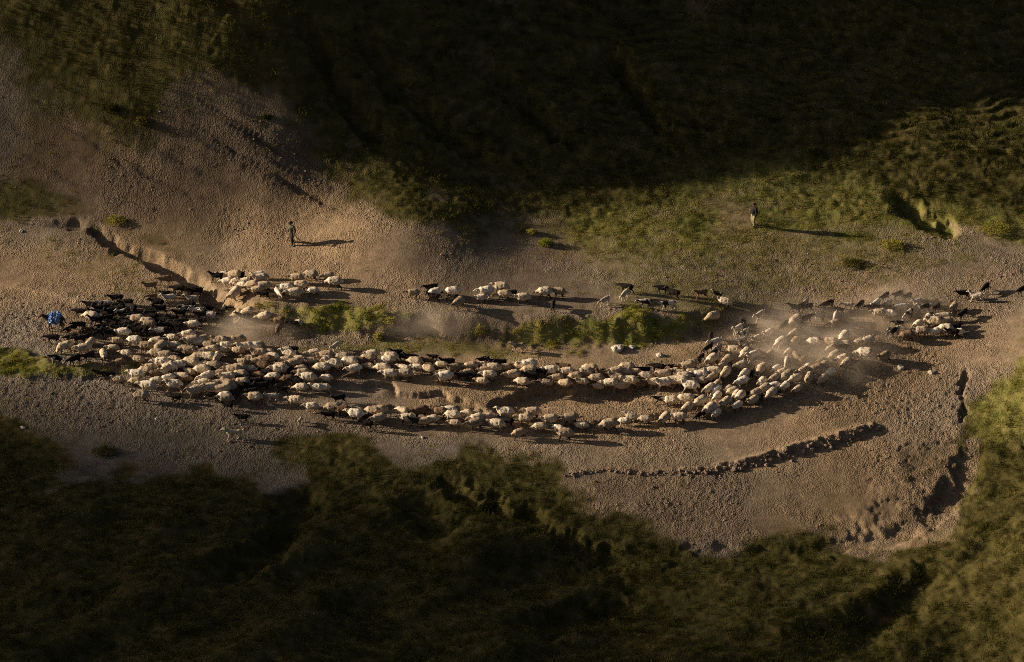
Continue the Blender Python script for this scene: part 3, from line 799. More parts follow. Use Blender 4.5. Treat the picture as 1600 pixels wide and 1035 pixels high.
# photo positions of the animals: x y kind(facing); L left, D left and towards the camera, F towards, A away, R right
FLOCK = """
141 475 k;125 485 k;143 494 s;164 474 g;182 465 k;193 472 k;176 476 k;194 486 g;176 485 k;205 478 k;170 494 k;188 497 k;176 503 k;158 506 k;139 511 r;125 506 k;120 515 r;111 511 kF;153 516 k;171 518 k;193 518 s;83 527 k;112 525 k;125 527 k;134 524 kD;205 510 k;214 516 k
102 540 sG;84 559 gG;141 534 sD;130 543 sD;118 561 kF;139 555 kD;182 530 s;210 530 s;176 541 s;161 552 sF;197 549 s;188 562 b;215 559 s;184 590 s;170 583 k;155 579 k;213 583 s;212 593 s
258 435 r;235 445 r;238 460 r;259 454 k;279 450 k;265 464 w;288 457 r;301 465 w;307 453 k;246 472 k;250 480 k;293 482 g;308 483 w;316 490 k;327 491 w;333 500 k;320 500 k;302 505 s;270 494 k;252 499 k;266 499 k;281 487 k;235 485 k;217 485 k;238 492 k;215 498 s;229 502 s;233 507 s;246 508 k;256 513 k;223 511 k;207 507 k;250 516 g;269 524 s;293 523 d;235 520 k
244 533 s;228 540 s;318 526 s;272 537 s;251 542 sD;256 547 b;300 532 s;310 533 s;286 544 s;296 548 s;326 537 s;345 532 s;352 537 s;331 545 s;314 550 s;350 544 s;258 556 s;312 557 s;339 558 sF;325 558 s;295 559 s;299 566 s;272 561 s;252 565 s;280 569 s;234 571 s;227 577 s;259 578 sD;264 573 s;354 569 s;296 578 s;317 569 s;333 571 s;316 577 s;323 589 sD;333 577 g;231 603 s;244 593 s;272 600 s;302 603 s;305 610 s;220 617 s;275 618 k;344 580 s;354 585 s;355 590 s;341 600 s;354 600 s;345 609 s;351 615 s;353 622 s
361 533 s;371 531 s;371 546 s;384 542 s;403 538 s;406 552 s;420 547 s;397 540 s;375 574 s;391 574 s;398 570 k;412 570 b;365 578 s;447 544 s;459 541 k;451 552 s;447 561 s;467 559 s;487 562 s;437 570 s;470 573 s;437 577 s;460 567 s;491 551 s;427 586 s;456 578 k;416 580 k;403 583 b;376 584 s;357 589 s;378 596 s;401 593 k;410 601 k;392 601 k;481 590 s;473 582 s;441 605 k;471 603 s;499 573 s;495 603 s;360 602 s;349 608 s;356 630 k;397 619 d;426 617 w;462 624 s
524 538 wD;510 556 s;509 562 s;536 559 s;521 568 s;503 573 s;546 565 s;554 575 s;548 584 r;581 552 d;575 559 s;576 569 s;611 556 s;606 561 s;598 574 s;609 581 s;633 583 s;632 574 s;621 549 k;631 555 k;510 588 s;507 602 s;530 620 k;562 563 b
677 554 k;756 559 k;669 561 r;700 565 k;649 564 s;652 571 s;669 574 s;690 568 s;710 574 s;692 579 s;695 588 d;736 571 s;731 579 s;737 583 k;724 585 k;753 593 s;774 565 k;753 567 s;771 574 s;764 584 s;757 576 s;743 566 k;643 558 k
783 565 k;790 572 s;826 569 d;814 571 d;828 577 s;860 577 s;882 572 r;886 579 s;870 586 s;853 592 s;802 585 s;817 594 d;832 586 k;886 594 s;899 586 s;910 591 s;915 580 s;917 572 s;846 579 k
923 574 s;952 577 k;943 581 r;932 587 s;963 580 s;977 580 s;980 573 s;993 579 s;1008 575 k;1029 572 k;1010 585 s;1032 580 s;1038 586 s;945 592 s;964 587 s;931 598 s;970 598 s;1000 595 b;1025 595 s;972 588 s;1054 578 s;1055 586 s;1055 595 s;1055 571 k;955 594 s;986 591 s;1039 597 s
1110 523 kF;1118 533 wD;1107 541 kD;1121 543 gD;1096 554 kD;1090 562 kD;1116 549 kD;1113 561 sD;1136 563 sD;1128 571 sD;1158 569 sD;1080 567 s;1074 573 s;1081 578 s;1105 572 sD;1103 579 s;1115 581 s;1094 585 s;1063 583 s;1069 589 s;1080 594 s;1095 592 s;1113 588 sD;1134 583 sD;1063 595 s;1079 602 s;1121 596 sD;1163 584 sD;1160 594 sD
1109 606 sD;1120 607 sD;1121 615 sD;1138 605 sD;1145 609 sD;1151 614 sD;1157 617 sD;1134 628 sD;1152 631 dD;1095 627 sD;1074 637 sD;1049 624 d;1072 623 s;1083 622 k;1032 622 g;1177 624 sD
1162 503 kF;1154 512 wD;1174 508 k;1162 520 gD;1161 528 gD;1164 539 gD;1183 527 sD;1201 518 sD;1147 546 s;1226 506 kD;1243 501 sD;1259 497 kA;1240 522 sD;1242 532 sD;1220 533 sD;1273 533 s;1165 551 sD;1177 554 sD;1203 550 sD;1232 547 sD;1244 553 sF;1254 560 sD;1229 563 wF;1283 562 sD;1261 572 sD;1188 576 sD;1191 571 sD;1214 573 sD;1176 579 kA;1223 580 sD;1210 591 sD;1191 593 sD;1254 582 sD;1276 577 sD;1287 570 sD;1230 587 sD;1243 591 sD;1263 591 sD;1285 591 sD;1297 579 sD;1227 601 sD;1210 600 sD;1199 599 gD;1247 605 sD;1240 580 kD;1205 613 sD;1194 608 sF;1171 611 k;1182 613 sD
1305 493 wF;1305 504 sD;1319 525 sD;1298 534 s;1299 541 sD;1316 541 k;1320 536 s;1342 532 sD;1356 532 sD;1353 551 s;1382 557 sD;1305 554 sD;1317 560 dD;1323 568 sD;1340 570 sD
1383 462 kD;1403 458 kD;1418 460 kD;1388 471 gD;1369 473 wD;1379 476 gD;1390 479 k;1373 487 s;1390 487 s;1365 480 k;1409 478 w;1434 468 wD;1420 489 gF;1445 478 g;1464 476 kD;1506 457 k;1528 461 w;1541 447 kD;1599 451 kF;1491 476 sD;1506 488 kD;1450 495 sD;1435 504 sD;1467 493 k;1476 493 w;1461 502 s;1479 501 s;1441 515 d;1462 515 s;1479 512 s;1493 509 k;1499 516 s;1490 518 k;1406 503 g;1388 513 gD;1398 516 gD;1418 523 b
1243 479 k;1258 469 gD;1261 478 k;1294 474 kD;1312 480 k;1326 473 w;1344 474 kD;1278 488 gD;1286 490 kF;1096 456 r;1121 456 g;1131 469 d;1109 490 sG;1187 490 wD
980 448 k;977 458 wF;946 467 wF;1035 449 k;1052 457 k;1009 471 g;1045 474 g;646 455 d;680 454 d;677 462 k;674 448 k;707 455 d;717 472 sD;758 455 s;783 448 s;800 454 k;752 462 d;788 459 s;817 464 d;851 455 d;874 454 d;864 474 kF
340 430 k;351 427 s;358 437 s;371 429 s;377 428 k;371 436 s;381 444 s;385 437 w;397 444 s;406 426 w;409 434 s;403 451 s;413 446 s;373 456 sD;413 456 k;370 451 s;464 433 s;470 445 d;447 449 d;461 457 s;434 455 wF;358 476 k;378 484 s;390 482 s;385 491 k;416 489 s;437 496 b;435 510 bF;445 503 k;466 499 s;459 502 k;487 427 d;513 427 d;523 440 d;489 451 d
378 650 k;487 633 s;521 636 s;514 646 k;559 638 s;555 646 s;536 640 b;582 642 s;592 642 s;591 653 sF;573 661 k;572 648 k;629 642 d;636 652 d;650 657 k;657 643 b;663 657 s;676 653 d;674 643 b;703 639 s;707 648 s;711 658 s;729 646 s;747 642 s;745 653 s;743 661 s;688 643 b;761 649 s;790 645 s;792 657 k;776 662 s;819 642 s;820 652 d;832 644 s;811 674 d;844 664 s;859 655 s;872 666 s;882 677 d;891 651 d;910 663 d;952 663 d;976 655 s;984 647 s;1009 653 d;1041 652 dD;1062 650 d;1110 638 sD;1095 646 kD;1120 643 sD
"""
FLOCK += "150 499 k;163 511 k;183 510 k;199 503 k;262 506 k;276 507 k;228 494 k;210 491 k;196 494 k;285 500 k;243 466 k;296 474 k;322 478 k;340 491 k;187 479 k;200 470 k;147 485 k;158 481 k;165 487 k;383 591 k;420 594 k;395 608 k;450 591 b;463 596 k;366 612 k;290 589 b;243 583 b;415 562 b;390 560 s;425 556 s;378 562 s;400 562 s;330 606 s;318 598 s;262 590 s;285 586 s;245 552 s"
LOOK = {'s': 'cream sheep', 'd': 'dark-faced cream sheep', 'b': 'brown sheep', 'k': 'black goat', 'w': 'white goat', 'g': 'pied goat', 'r': 'tawny goat'}
ORD = ['first', 'second', 'third', 'fourth', 'fifth', 'sixth', 'seventh', 'eighth', 'ninth', 'tenth', 'eleventh', 'twelfth', 'thirteenth', 'fourteenth', 'fifteenth', 'sixteenth', 'seventeenth', 'eighteenth', 'nineteenth', 'twentieth']
ORD += ['twenty-' + q for q in ORD[:9]] + ['thirtieth'] + ['thirty-' + q for q in ORD[:9]] + ['fortieth'] + ['forty-' + q for q in ORD[:9]]
def zone(x, y):
    if x < 345 and y <= 522: return 'goat band near blue-loaded donkey'
    if x < 540 and y < 462: return 'cluster above left weedy bank'
    if 345 <= x < 480 and y < 516: return 'file at gully mouth'
    if y < 480 and x < 910: return 'line above bare bank'
    if y < 498 and x < 1200: return 'stragglers on thin grass'
    if (x < 690 and y > 624) or (x < 1030 and y > 635): return 'lower column beside ruts'
    if x < 500: return 'packed left flock'
    if x < 1062 and y < 620: return 'long middle column'
    if y < 531 and x > 1230 and not (x < 1330 and y > 515): return 'trailing band far right'
    return 'dusty right flock'
beasts = []
for e in FLOCK.replace('\n', ';').split(';'):
    w = e.split()
    if len(w) == 3:
        beasts.append([float(w[0]), float(w[1]), w[2][0], w[2][1:] or 'L'])
bxs, bys = np.array([b[0] for b in beasts]), np.array([b[1] for b in beasts])
ax_, ay_, az_ = cast(bxs, bys, h_grid, 0.52)
zones = {}
for i, b in enumerate(beasts):
    zones.setdefault(zone(b[0], b[1]), []).append(i)
where = {}
for zn, ids in zones.items():
    ids.sort(key=lambda i: beasts[i][1])
    n_rows = max(1, round(math.sqrt(len(ids) * (0.22 if 'column' in zn or 'line' in zn else 0.6))))
    per = math.ceil(len(ids) / n_rows)
    rows = [ids[k * per:(k + 1) * per] for k in range(n_rows)]
    rows = [r for r in rows if r]
    for ri, row in enumerate(rows):
        row.sort(key=lambda i: beasts[i][0])
        for ci, i in enumerate(row):
            rt = '' if len(rows) == 1 else (' in back row' if ri == 0 else ' in front row' if ri == len(rows) - 1 else ' in %s row from back' % ORD[ri])
            where[i] = '%s, %s from left%s, %s' % ('%s', ORD[ci], rt, zn)
cover = [sum(1 for j in range(len(beasts)) if abs(bxs[j] - bxs[i]) < 15 and 2 < bys[j] - bys[i] < 13) for i in range(len(beasts))]
sheep_ids = [i for i, b in enumerate(beasts) if b[2] in SHEEP]
HIDDEN = set(sorted(sheep_ids, key=lambda i: (cover[i], bxs[i] > 1150), reverse=True)[:max(0, len(sheep_ids) - 306)])
massed = []
FACE = {'L': 180, 'D': 222, 'F': 246, 'A': 75, 'R': 0, 'G': 196}
fr = random.Random(3)
for i, (px, py, kd, fc) in enumerate(beasts):
    pool = (SHEEP if kd in SHEEP else GOAT)[kd]
    if fc == 'G':
        me = SHEEP['s'][4] if kd == 's' else pool[1]
    else:
        me = pool[fr.choice([0, 1, 2, 0, 1, 3])] if kd == 's' else fr.choice(pool)
    if fc in 'FA' and kd not in SHEEP:
        me = pool[1]
    o = bpy.data.objects.new('sheep' if kd in SHEEP else 'goat', me)
    if i not in HIDDEN:
        COL.objects.link(o)
    o.location = (ax_[i], ay_[i], az_[i] - 0.015)
    # lean with the ground
    e_ = 0.35
    gx1, gy1 = np.array([ax_[i] + e_, ax_[i] - e_, ax_[i], ax_[i]]), np.array([ay_[i], ay_[i], ay_[i] + e_, ay_[i] - e_])
    gz = h_grid(gx1, gy1)
    nrm = Vector((-(gz[0] - gz[1]) / (2 * e_) * .8, -(gz[2] - gz[3]) / (2 * e_) * .5, 1)).normalized()
    yaw = R(FACE[fc] + fr.gauss(0, 22 if fc in 'FA' else 10))
    q = nrm.to_track_quat('Z', 'Y').to_matrix() @ Matrix.Rotation(0, 3, 'Z')
    fwd = Vector((math.cos(yaw), math.sin(yaw), 0)); fwd = (fwd - nrm * fwd.dot(nrm)).normalized()
    m = Matrix((fwd, nrm.cross(fwd), nrm)).transposed()
    s = fr.choice((fr.uniform(0.70, 0.86), fr.uniform(0.86, 1.06), fr.uniform(0.88, 1.04))) * (0.98 if kd in SHEEP else 0.88)
    o.rotation_euler = m.to_euler(); o.scale = (s, s * fr.uniform(.95, 1.08), s)
    if i in HIDDEN:
        massed.append((me, Matrix.LocRotScale(o.location, o.rotation_euler, o.scale))); bpy.data.objects.remove(o)
        continue
    tag(o, where[i] % LOOK[kd], 'sheep' if kd in SHEEP else 'goat', 'sheep of the flock' if kd in SHEEP else 'goats of the flock')
bm = bmesh.new(); mats_ = []
for me, mw in massed:
    t = me.copy(); t.transform(mw)
    base = []
    for mt in t.materials:
        if mt not in mats_: mats_.append(mt)
        base.append(mats_.index(mt))
    for p in t.polygons:
        p.material_index = base[p.material_index]
    bm.from_mesh(t); bpy.data.meshes.remove(t)
me = bpy.data.meshes.new('massed_sheep'); bm.to_mesh(me); bm.free()
for mt in mats_: me.materials.append(mt)
tag(link('massed_sheep', me), 'cream sheep half hidden behind others in the thick of the flock', 'sheep', kind='stuff')
print('beasts', len(beasts), sum(b[2] in SHEEP for b in beasts))

#PEOPLE
# ------------------------------------------------------------------ herders, dogs, donkey, stones, shrubs, dust
def at(px, py, lift=0.0):
    x, y, z = cast(px, py, h_grid, lift)
    return Vector((float(x[0]), float(y[0]), float(z[0])))

def plain(name, col, rough=0.9, var=0.25, scale=6.0):
    m, nt, b = new_mat(name)
    n = noise(nt, N(nt, 'ShaderNodeTexCoord').outputs['Object'], scale, 4)
    lo, hi = tuple(c * (1 - var) for c in col), tuple(c * (1 + var) for c in col)
    nt.links.new(ramp(nt, n, [(0.35, lo), (0.65, hi)]), b.inputs['Base Color'])
    b.inputs['Roughness'].default_value = rough
    bump(nt, b, n, 0.4, 0.02)
    return m

def skin_of(name, P, voxel, faces, mat, parent):
    me, co, vt = remeshed(name, P, voxel, faces)
    for p in me.polygons:
        p.use_smooth = True
    me.materials.append(mat)
    return link(name, me, parent)

def grow(P, g, keep=None):
    out = []
    for p in P:
        if p[0] == 'e':
            out.append(('e', p[1], p[2], tuple(r + g for r in p[3])))
        else:
            out.append(('c', p[1], p[2], p[3], p[4] + g, p[5] + g))
    return out

def person(label, loc, yaw, J, coat, trouser, hat, skin, brim=True):
    root = bpy.data.objects.new('person', None); COL.objects.link(root)
    root.location = loc; root.rotation_euler = (0, 0, yaw)
    tag(root, label, 'person', 'herders with the flock')
    torso = [('e', 't', (J['hip'][0], 0, J['hip'][2]), (0.115, 0.16, 0.12)), ('c', 't', J['hip'], J['chest'], 0.125, 0.145), ('e', 't', J['chest'], (0.12, 0.185, 0.16)), ('c', 't', (J['chest'][0], -0.15, J['chest'][2] + .10), (J['chest'][0], 0.15, J['chest'][2] + .10), 0.07, 0.07)]
    arms, hands, lg, shoes = [], [], [], []
    for sgn, k in ((1, 'l'), (-1, 'r')):
        sh, el, wr = J['sh' + k], J['el' + k], J['wr' + k]
        arms += [('c', 'a', sh, el, 0.058, 0.045), ('c', 'a', el, wr, 0.043, 0.032)]
        d = (Vector(wr) - Vector(el)).normalized()
        side = d.cross(Vector((1, 0, 0))).normalized() if abs(d.x) < .9 else Vector((0, 1, 0))
        nrm = d.cross(side).normalized()
        palm = Vector(wr) + d * 0.05
        hands.append(('c', 'h', wr, tuple(palm + d * 0.02), 0.028, 0.034))
        for q, (o_, L_) in enumerate(((-0.030, 0.060), (-0.010, 0.075), (0.010, 0.070), (0.028, 0.055))):
            b0 = palm + d * 0.03 + side * o_
            k1 = b0 + d * L_ * .55; k2 = k1 + (d * .5 + nrm * .8).normalized() * L_ * .5
            hands += [('c', 'h', tuple(b0), tuple(k1), 0.0095, 0.009), ('c', 'h', tuple(k1), tuple(k2), 0.009, 0.008)]
        t0 = palm + side * 0.030 - d * 0.01
        hands.append(('c', 'h', tuple(t0), tuple(t0 + (d * .6 + side * .8 + nrm * .4).normalized() * 0.055), 0.011, 0.009))
        hp, kn, an = J['hp' + k], J['kn' + k], J['an' + k]
        lg += [('c', 'l', hp, kn, 0.088, 0.060), ('c', 'l', kn, an, 0.056, 0.040)]
        shoes.append(('c', 's', (an[0] - 0.03, an[1], an[2] - 0.035), (an[0] + 0.15, an[1] + 0.01 * sgn, an[2] - 0.045), 0.045, 0.038))
    hd = Vector(J['head'])
    head = [('c', 'n', (J['chest'][0] + .01, 0, J['chest'][2] + .14), tuple(hd - Vector((.01, 0, .07))), 0.058, 0.052), ('e', 'n', tuple(hd), (0.098, 0.076, 0.118)), ('e', 'n', tuple(hd + Vector((.03, 0, -.06))), (0.062, 0.055, 0.055)), ('c', 'n', tuple(hd + Vector((.092, 0, .01))), tuple(hd + Vector((.115, 0, -.025))), 0.010, 0.015)]
    for sg in (1, -1):
        head.append(('e', 'n', tuple(hd + Vector((-.005, sg * .077, -.005))), (.022, .010, .032)))
        head.append(('e', 'n', tuple(hd + Vector((.083, sg * .030, .022))), (.014, .014, .010)))
    head.append(('c', 'n', tuple(hd + Vector((.090, -.02, -.052))), tuple(hd + Vector((.090, .02, -.052))), .009, .009))
    skin_of('body', torso + arms + hands + head + lg, 0.0095, 9000, skin, root)
    skin_of('jacket', grow(torso + arms[0:4], 0.038), 0.02, 3000, coat, root)
    skin_of('trousers', grow([torso[0]] + lg, 0.032), 0.02, 2600, trouser, root)
    for sh in shoes:
        skin_of('shoe', [sh], 0.014, 400, HORN, root)
    cap = [('e', 'c', tuple(hd + Vector((-.012, 0, .055))), (.106, .088, .080))]
    if brim:
        cap += [('e', 'c', tuple(hd + Vector((.0, 0, .048))), (.17, .155, .014))]
    skin_of('hat' if brim else 'hair', cap, 0.012, 900, hat, root)
    return root

SKIN = plain('weathered_skin', (0.26, 0.15, 0.10), 0.7, 0.12)
JA = dict(hip=(0, 0, .93), chest=(.03, 0, 1.28), head=(.07, 0, 1.62), shl=(.02, .19, 1.40), ell=(.02, .30, 1.16), wrl=(.16, .36, 1.06), shr=(.02, -.19, 1.40), elr=(-.06, -.27, 1.14), wrr=(.06, -.27, .92),
          hpl=(0, .09, .90), knl=(.14, .09, .49), anl=(.10, .09, .085), hpr=(0, -.09, .90), knr=(.02, -.09, .50), anr=(-.20, -.09, .11))
p1 = at(457, 382)
herder = person('herder in drab jacket and hat walking with a staff on bare slope', p1, R(232), JA, plain('drab_jacket', (0.10, 0.095, 0.075)), plain('dark_trousers', (0.045, 0.042, 0.04)), plain('felt_hat', (0.03, 0.028, 0.025)), SKIN)
herder_m = Matrix.Translation(p1) @ Matrix.Rotation(R(232), 4, 'Z')
hand = herder_m @ Vector((.20, .37, 1.0))
tip = at(470, 377); tip.z += 0.0
top = hand + (hand - tip).normalized() * 0.45
M_STAFF = plain('staff_wood', (0.12, 0.075, 0.045))
staff_root = bpy.data.objects.new('herding_staff', None); COL.objects.link(staff_root); staff_root.location = tip
tag(staff_root, 'long wooden staff leaning from the hand of the walking herder', 'staff')
skin_of('shaft', [('c', 'w', (0, 0, 0), tuple(hand - tip), 0.024, 0.025), ('c', 'w', tuple(hand - tip), tuple(top - tip), 0.025, 0.025)], 0.014, 600, M_STAFF, staff_root)
hk = top - tip
skin_of('crook', [('c', 'w', tuple(hk), tuple(hk + Vector((-.05, 0, .09))), 0.020, 0.020), ('c', 'w', tuple(hk + Vector((-.05, 0, .09))), tuple(hk + Vector((-.13, 0, .08))), 0.020, 0.016)], 0.010, 300, M_STAFF, staff_root)
JB = dict(hip=(0, 0, .92), chest=(.01, 0, 1.27), head=(.03, 0, 1.61), shl=(.01, .19, 1.39), ell=(-.02, .25, 1.12), wrl=(.08, .22, .90), shr=(.01, -.19, 1.39), elr=(-.02, -.25, 1.12), wrr=(.08, -.22, .90),
          hpl=(0, .09, .90), knl=(.06, .10, .49), anl=(.03, .11, .085), hpr=(0, -.09, .90), knr=(.05, -.10, .49), anr=(-.08, -.11, .09))
person('herder in black top and pale trousers standing in hillside grass', at(1177, 353), R(215), JB, plain('black_top', (0.022, 0.02, 0.022)), plain('pale_trousers', (0.32, 0.28, 0.18)), plain('dark_hair', (0.02, 0.016, 0.013)), SKIN, brim=False)

def dog_mesh(name, stride, hair, tail):
    P = [('e', 'hair', (0.18, 0, .52), (.23, .135, .165)), ('e', 'hair', (-.02, 0, .535), (.32, .115, .125)), ('e', 'hair', (-.26, 0, .55), (.17, .12, .135))]
    P += [('c', 'hair', (.30, 0, .60), (.46, 0, .74), .105, .085), ('e', 'hair', (.50, 0, .77), (.095, .075, .078)), ('c', 'hair', (.54, 0, .755), (.66, 0, .725), .055, .038)]
    for sg in (1, -1):
        P.append(('c', 'hair', (.47, sg * .06, .83), (.45, sg * .10, .77), .026, .018))
    if tail == 'curl':
        P += [('c', 'hair', (-.40, 0, .60), (-.52, 0, .70), .045, .04), ('c', 'hair', (-.52, 0, .70), (-.50, 0, .83), .04, .036), ('c', 'hair', (-.50, 0, .83), (-.40, 0, .84), .036, .025)]
    else:
        P += [('c', 'hair', (-.40, 0, .58), (-.50, 0, .40), .045, .03)]
    P += legs(0.22, -0.30, 0.46, stride, 0.062, 0.030, 0.085, 0.075)
    me, co, vt = remeshed(name, P, 0.017, 2600)
    return finish(me, co, vt, {'hair': hair, 'leg': hair}, {'hair': (0.014, 14.0)}, 3)

def put(name, me, px, py, yaw, sc, label, cat, lift=0.45, group=None):
    o = link(name, me); o.location = at(px, py, lift * sc); o.location.z -= 0.012; o.rotation_euler = (0, 0, R(yaw)); o.scale = (sc, sc, sc)
    return tag(o, label, cat, group)

D_PALE = coat_mat('pale_dog_hair', [(0, (0.50, 0.42, 0.30)), (1, (0.58, 0.50, 0.38))])
D_SPOT = coat_mat('brindled_dog_hair', [(0, (0.62, 0.53, 0.42)), (1, (0.66, 0.57, 0.46))], blotch=(0.22, 0.18, 0.14))
put('dog', dog_mesh('dog', STRIDES[1], D_PALE, 'curl'), 366, 677, 184, 1.12, 'big pale dog with curled tail walking along the grass edge', 'dog', group='sheepdogs')
put('dog', dog_mesh('dog', STRIDES[2], D_SPOT, 'low'), 810, 541, 186, 0.98, 'brindled dog standing on bare earth below the weedy bank', 'dog', group='sheepdogs')
put('dog', dog_mesh('dog', STRIDES[0], D_PALE, 'low'), 469, 657, 255, 0.62, 'small pale dog alone on the earth below the flock', 'dog', group='sheepdogs')

# donkey under a blue load
DK = coat_mat('donkey_hair', [(0, (0.055, 0.045, 0.038)), (1, (0.06, 0.05, 0.042))])
P = [('e', 'hair', (0, 0, .82), (.52, .21, .23)), ('e', 'hair', (-.30, 0, .84), (.26, .22, .23)), ('e', 'hair', (.30, 0, .82), (.24, .19, .24)), ('c', 'hair', (.44, 0, .92), (.74, 0, 1.12), .15, .10), ('e', 'hair', (.78, 0, 1.13), (.12, .08, .09)), ('c', 'hair', (.80, 0, 1.11), (1.00, 0, .94), .075, .055), ('e', 'muzzle', (1.02, 0, .925), (.065, .058, .058)), ('c', 'hair', (-.54, 0, .90), (-.62, 0, .52), .03, .035)]
for sg in (1, -1):
    P.append(('c', 'hair', (.72, sg * .05, 1.19), (.66, sg * .10, 1.40), .034, .020))
P += legs(0.34, -0.38, 0.68, (0.05, -0.06, 0.06, -0.05), 0.075, 0.036, 0.12, 0.06)
dme, co_, vt_ = remeshed('donkey', P, 0.02, 3000)
finish(dme, co_, vt_, {'hair': DK, 'muzzle': H_LIGHT, 'leg': DK}, {'hair': (0.008, 12.0)})
dk = put('donkey', dme, 86, 500, 181, 1.0, 'dark donkey with pale muzzle standing under a blue load', 'donkey', lift=0.75)
M_TARP, nt_, b_ = new_mat('blue_tarpaulin')
nz_ = noise(nt_, N(nt_, 'ShaderNodeTexCoord').outputs['Object'], 5.0, 4, 0.6)
nt_.links.new(ramp(nt_, nz_, [(0.35, (0.014, 0.07, 0.26)), (0.5, (0.05, 0.18, 0.52)), (0.68, (0.35, 0.50, 0.80))]), b_.inputs['Base Color'])
b_.inputs['Roughness'].default_value = 0.38; b_.inputs['Specular IOR Level'].default_value = 0.5
tarp = bpy.data.objects.new('blue_bundle', None); COL.objects.link(tarp)
tarp.location = dk.location; tarp.rotation_euler = dk.rotation_euler
tag(tarp, 'crumpled blue tarpaulin bundle roped on the back of the donkey', 'bundle')
me, co_, vt_ = remeshed('tarpaulin', [('e', 't', (-.02, 0, 1.06), (.40, .36, .17)), ('e', 't', (.02, .30, .90), (.36, .15, .26)), ('e', 't', (-.02, -.30, .88), (.38, .16, .28)), ('e', 't', (.1, .05, 1.14), (.22, .2, .13))], 0.02, 4200)
nn = np.empty(len(me.vertices) * 3, np.float32); me.vertices.foreach_get('normal', nn); nn = nn.reshape(-1, 3)
for i_, v in enumerate(me.vertices):
    c_ = Vector(co_[i_])
    k_ = abs(mnoise.noise(c_ * 7.0)) + 0.6 * abs(mnoise.noise(c_ * 15.0 + Vector((3, 1, 7))))
    v.co = c_ + Vector(nn[i_]) * (0.05 - 0.13 * k_)
for p in me.polygons: p.use_smooth = False
me.materials.append(M_TARP); link('tarpaulin', me, tarp)
M_ROPE = plain('pale_rope', (0.60, 0.58, 0.55))
for x0 in (-.16, .18):
    pts = [(x0 + .03 * math.sin(a * 3), .49 * math.cos(a), .90 + .37 * math.sin(a)) for a in np.linspace(0.0, math.pi, 12)]
    skin_of('rope', [('c', 'r', pts[k], pts[k + 1], .014, .014) for k in range(11)], 0.012, 700, M_ROPE, tarp)

# pale stones lying on the earth
M_STONE = plain('pale_stone', (0.50, 0.45, 0.38), 0.9, 0.3, 9.0)
for px, py, r_, lab in ((965, 546, .30, 'largest pale stone lying below the right weedy bank'), (988, 543, .16, 'small pale stone beside the largest one below the bank'), (1031, 556, .17, 'pale stone on bare earth behind two black goats'), (1407, 575, .20, 'pale stone on pitted earth past the last sheep'), (1455, 583, .16, 'grey stone on pitted earth near the right bank'), (245, 655, .10, 'tiny white stone on dark earth below the flock'), (36, 669, .13, 'white stone by the grass at the lower left edge'), (33, 362, .12, 'pale stone in the hollow at the upper left edge'), (660, 684, .09, 'tiny stone on the smooth lower path')):
    bm = bmesh.new(); bmesh.ops.create_icosphere(bm, subdivisions=3, radius=1.0)
    rr = random.Random(int(px)); of = Vector((rr.uniform(-9, 9), rr.uniform(-9, 9), 0))
    for v in bm.verts:
        v.co *= 1 + .45 * mnoise.noise(v.co * 1.3 + of) + .15 * mnoise.noise(v.co * 3.5 + of); v.co.z *= .62; v.co.x *= 1.25
    me = bpy.data.meshes.new('stone'); bm.to_mesh(me); bm.free(); me.materials.append(M_STONE)
    o = link('stone', me); o.location = at(px, py) + Vector((0, 0, r_ * .2)); o.scale = (r_, r_, r_); o.rotation_euler = (0, 0, rr.uniform(0, 6))
    tag(o, lab, 'stone', 'stones on the ground')

# single shrubs
def shrub(px, py, r_, h_, mat, lab, seed, n=420):
    root = bpy.data.objects.new('shrub', None); COL.objects.link(root); root.location = at(px, py)
    q = np.random.default_rng(seed); V, Fc = [], []
    for _ in range(n):
        d = q.normal(size=3); d /= np.linalg.norm(d); d[2] = abs(d[2])
        c = d * np.array([r_, r_ * .8, h_]) * q.uniform(.45, 1.0) * (1 + .35 * vnoise(np.array([d[0] * 2 + seed]), np.array([d[1] * 2]))[0])
        a, b = q.normal(size=3), q.normal(size=3); a /= np.linalg.norm(a); b = np.cross(a, b); b /= np.linalg.norm(b)
        s_ = q.uniform(.03, .075); k = len(V)
        V += [tuple(c - a * s_), tuple(c + b * s_ * .5), tuple(c + a * s_), tuple(c - b * s_ * .5)]; Fc.append((k, k + 1, k + 2, k + 3))
    me = mesh_np('foliage', V, Fc, False); me.materials.append(mat); link('foliage', me, root)
    skin_of('stem', [('c', 's', (0, 0, -.1), (dx * r_ * .6, dy * r_ * .6, h_ * .7), .02, .008) for dx, dy in ((0, 0), (.8, .2), (-.7, .4), (.2, -.7))], 0.014, 300, M_STAFF, root)
    tag(root, lab, 'shrub', 'shrubs on the slopes')
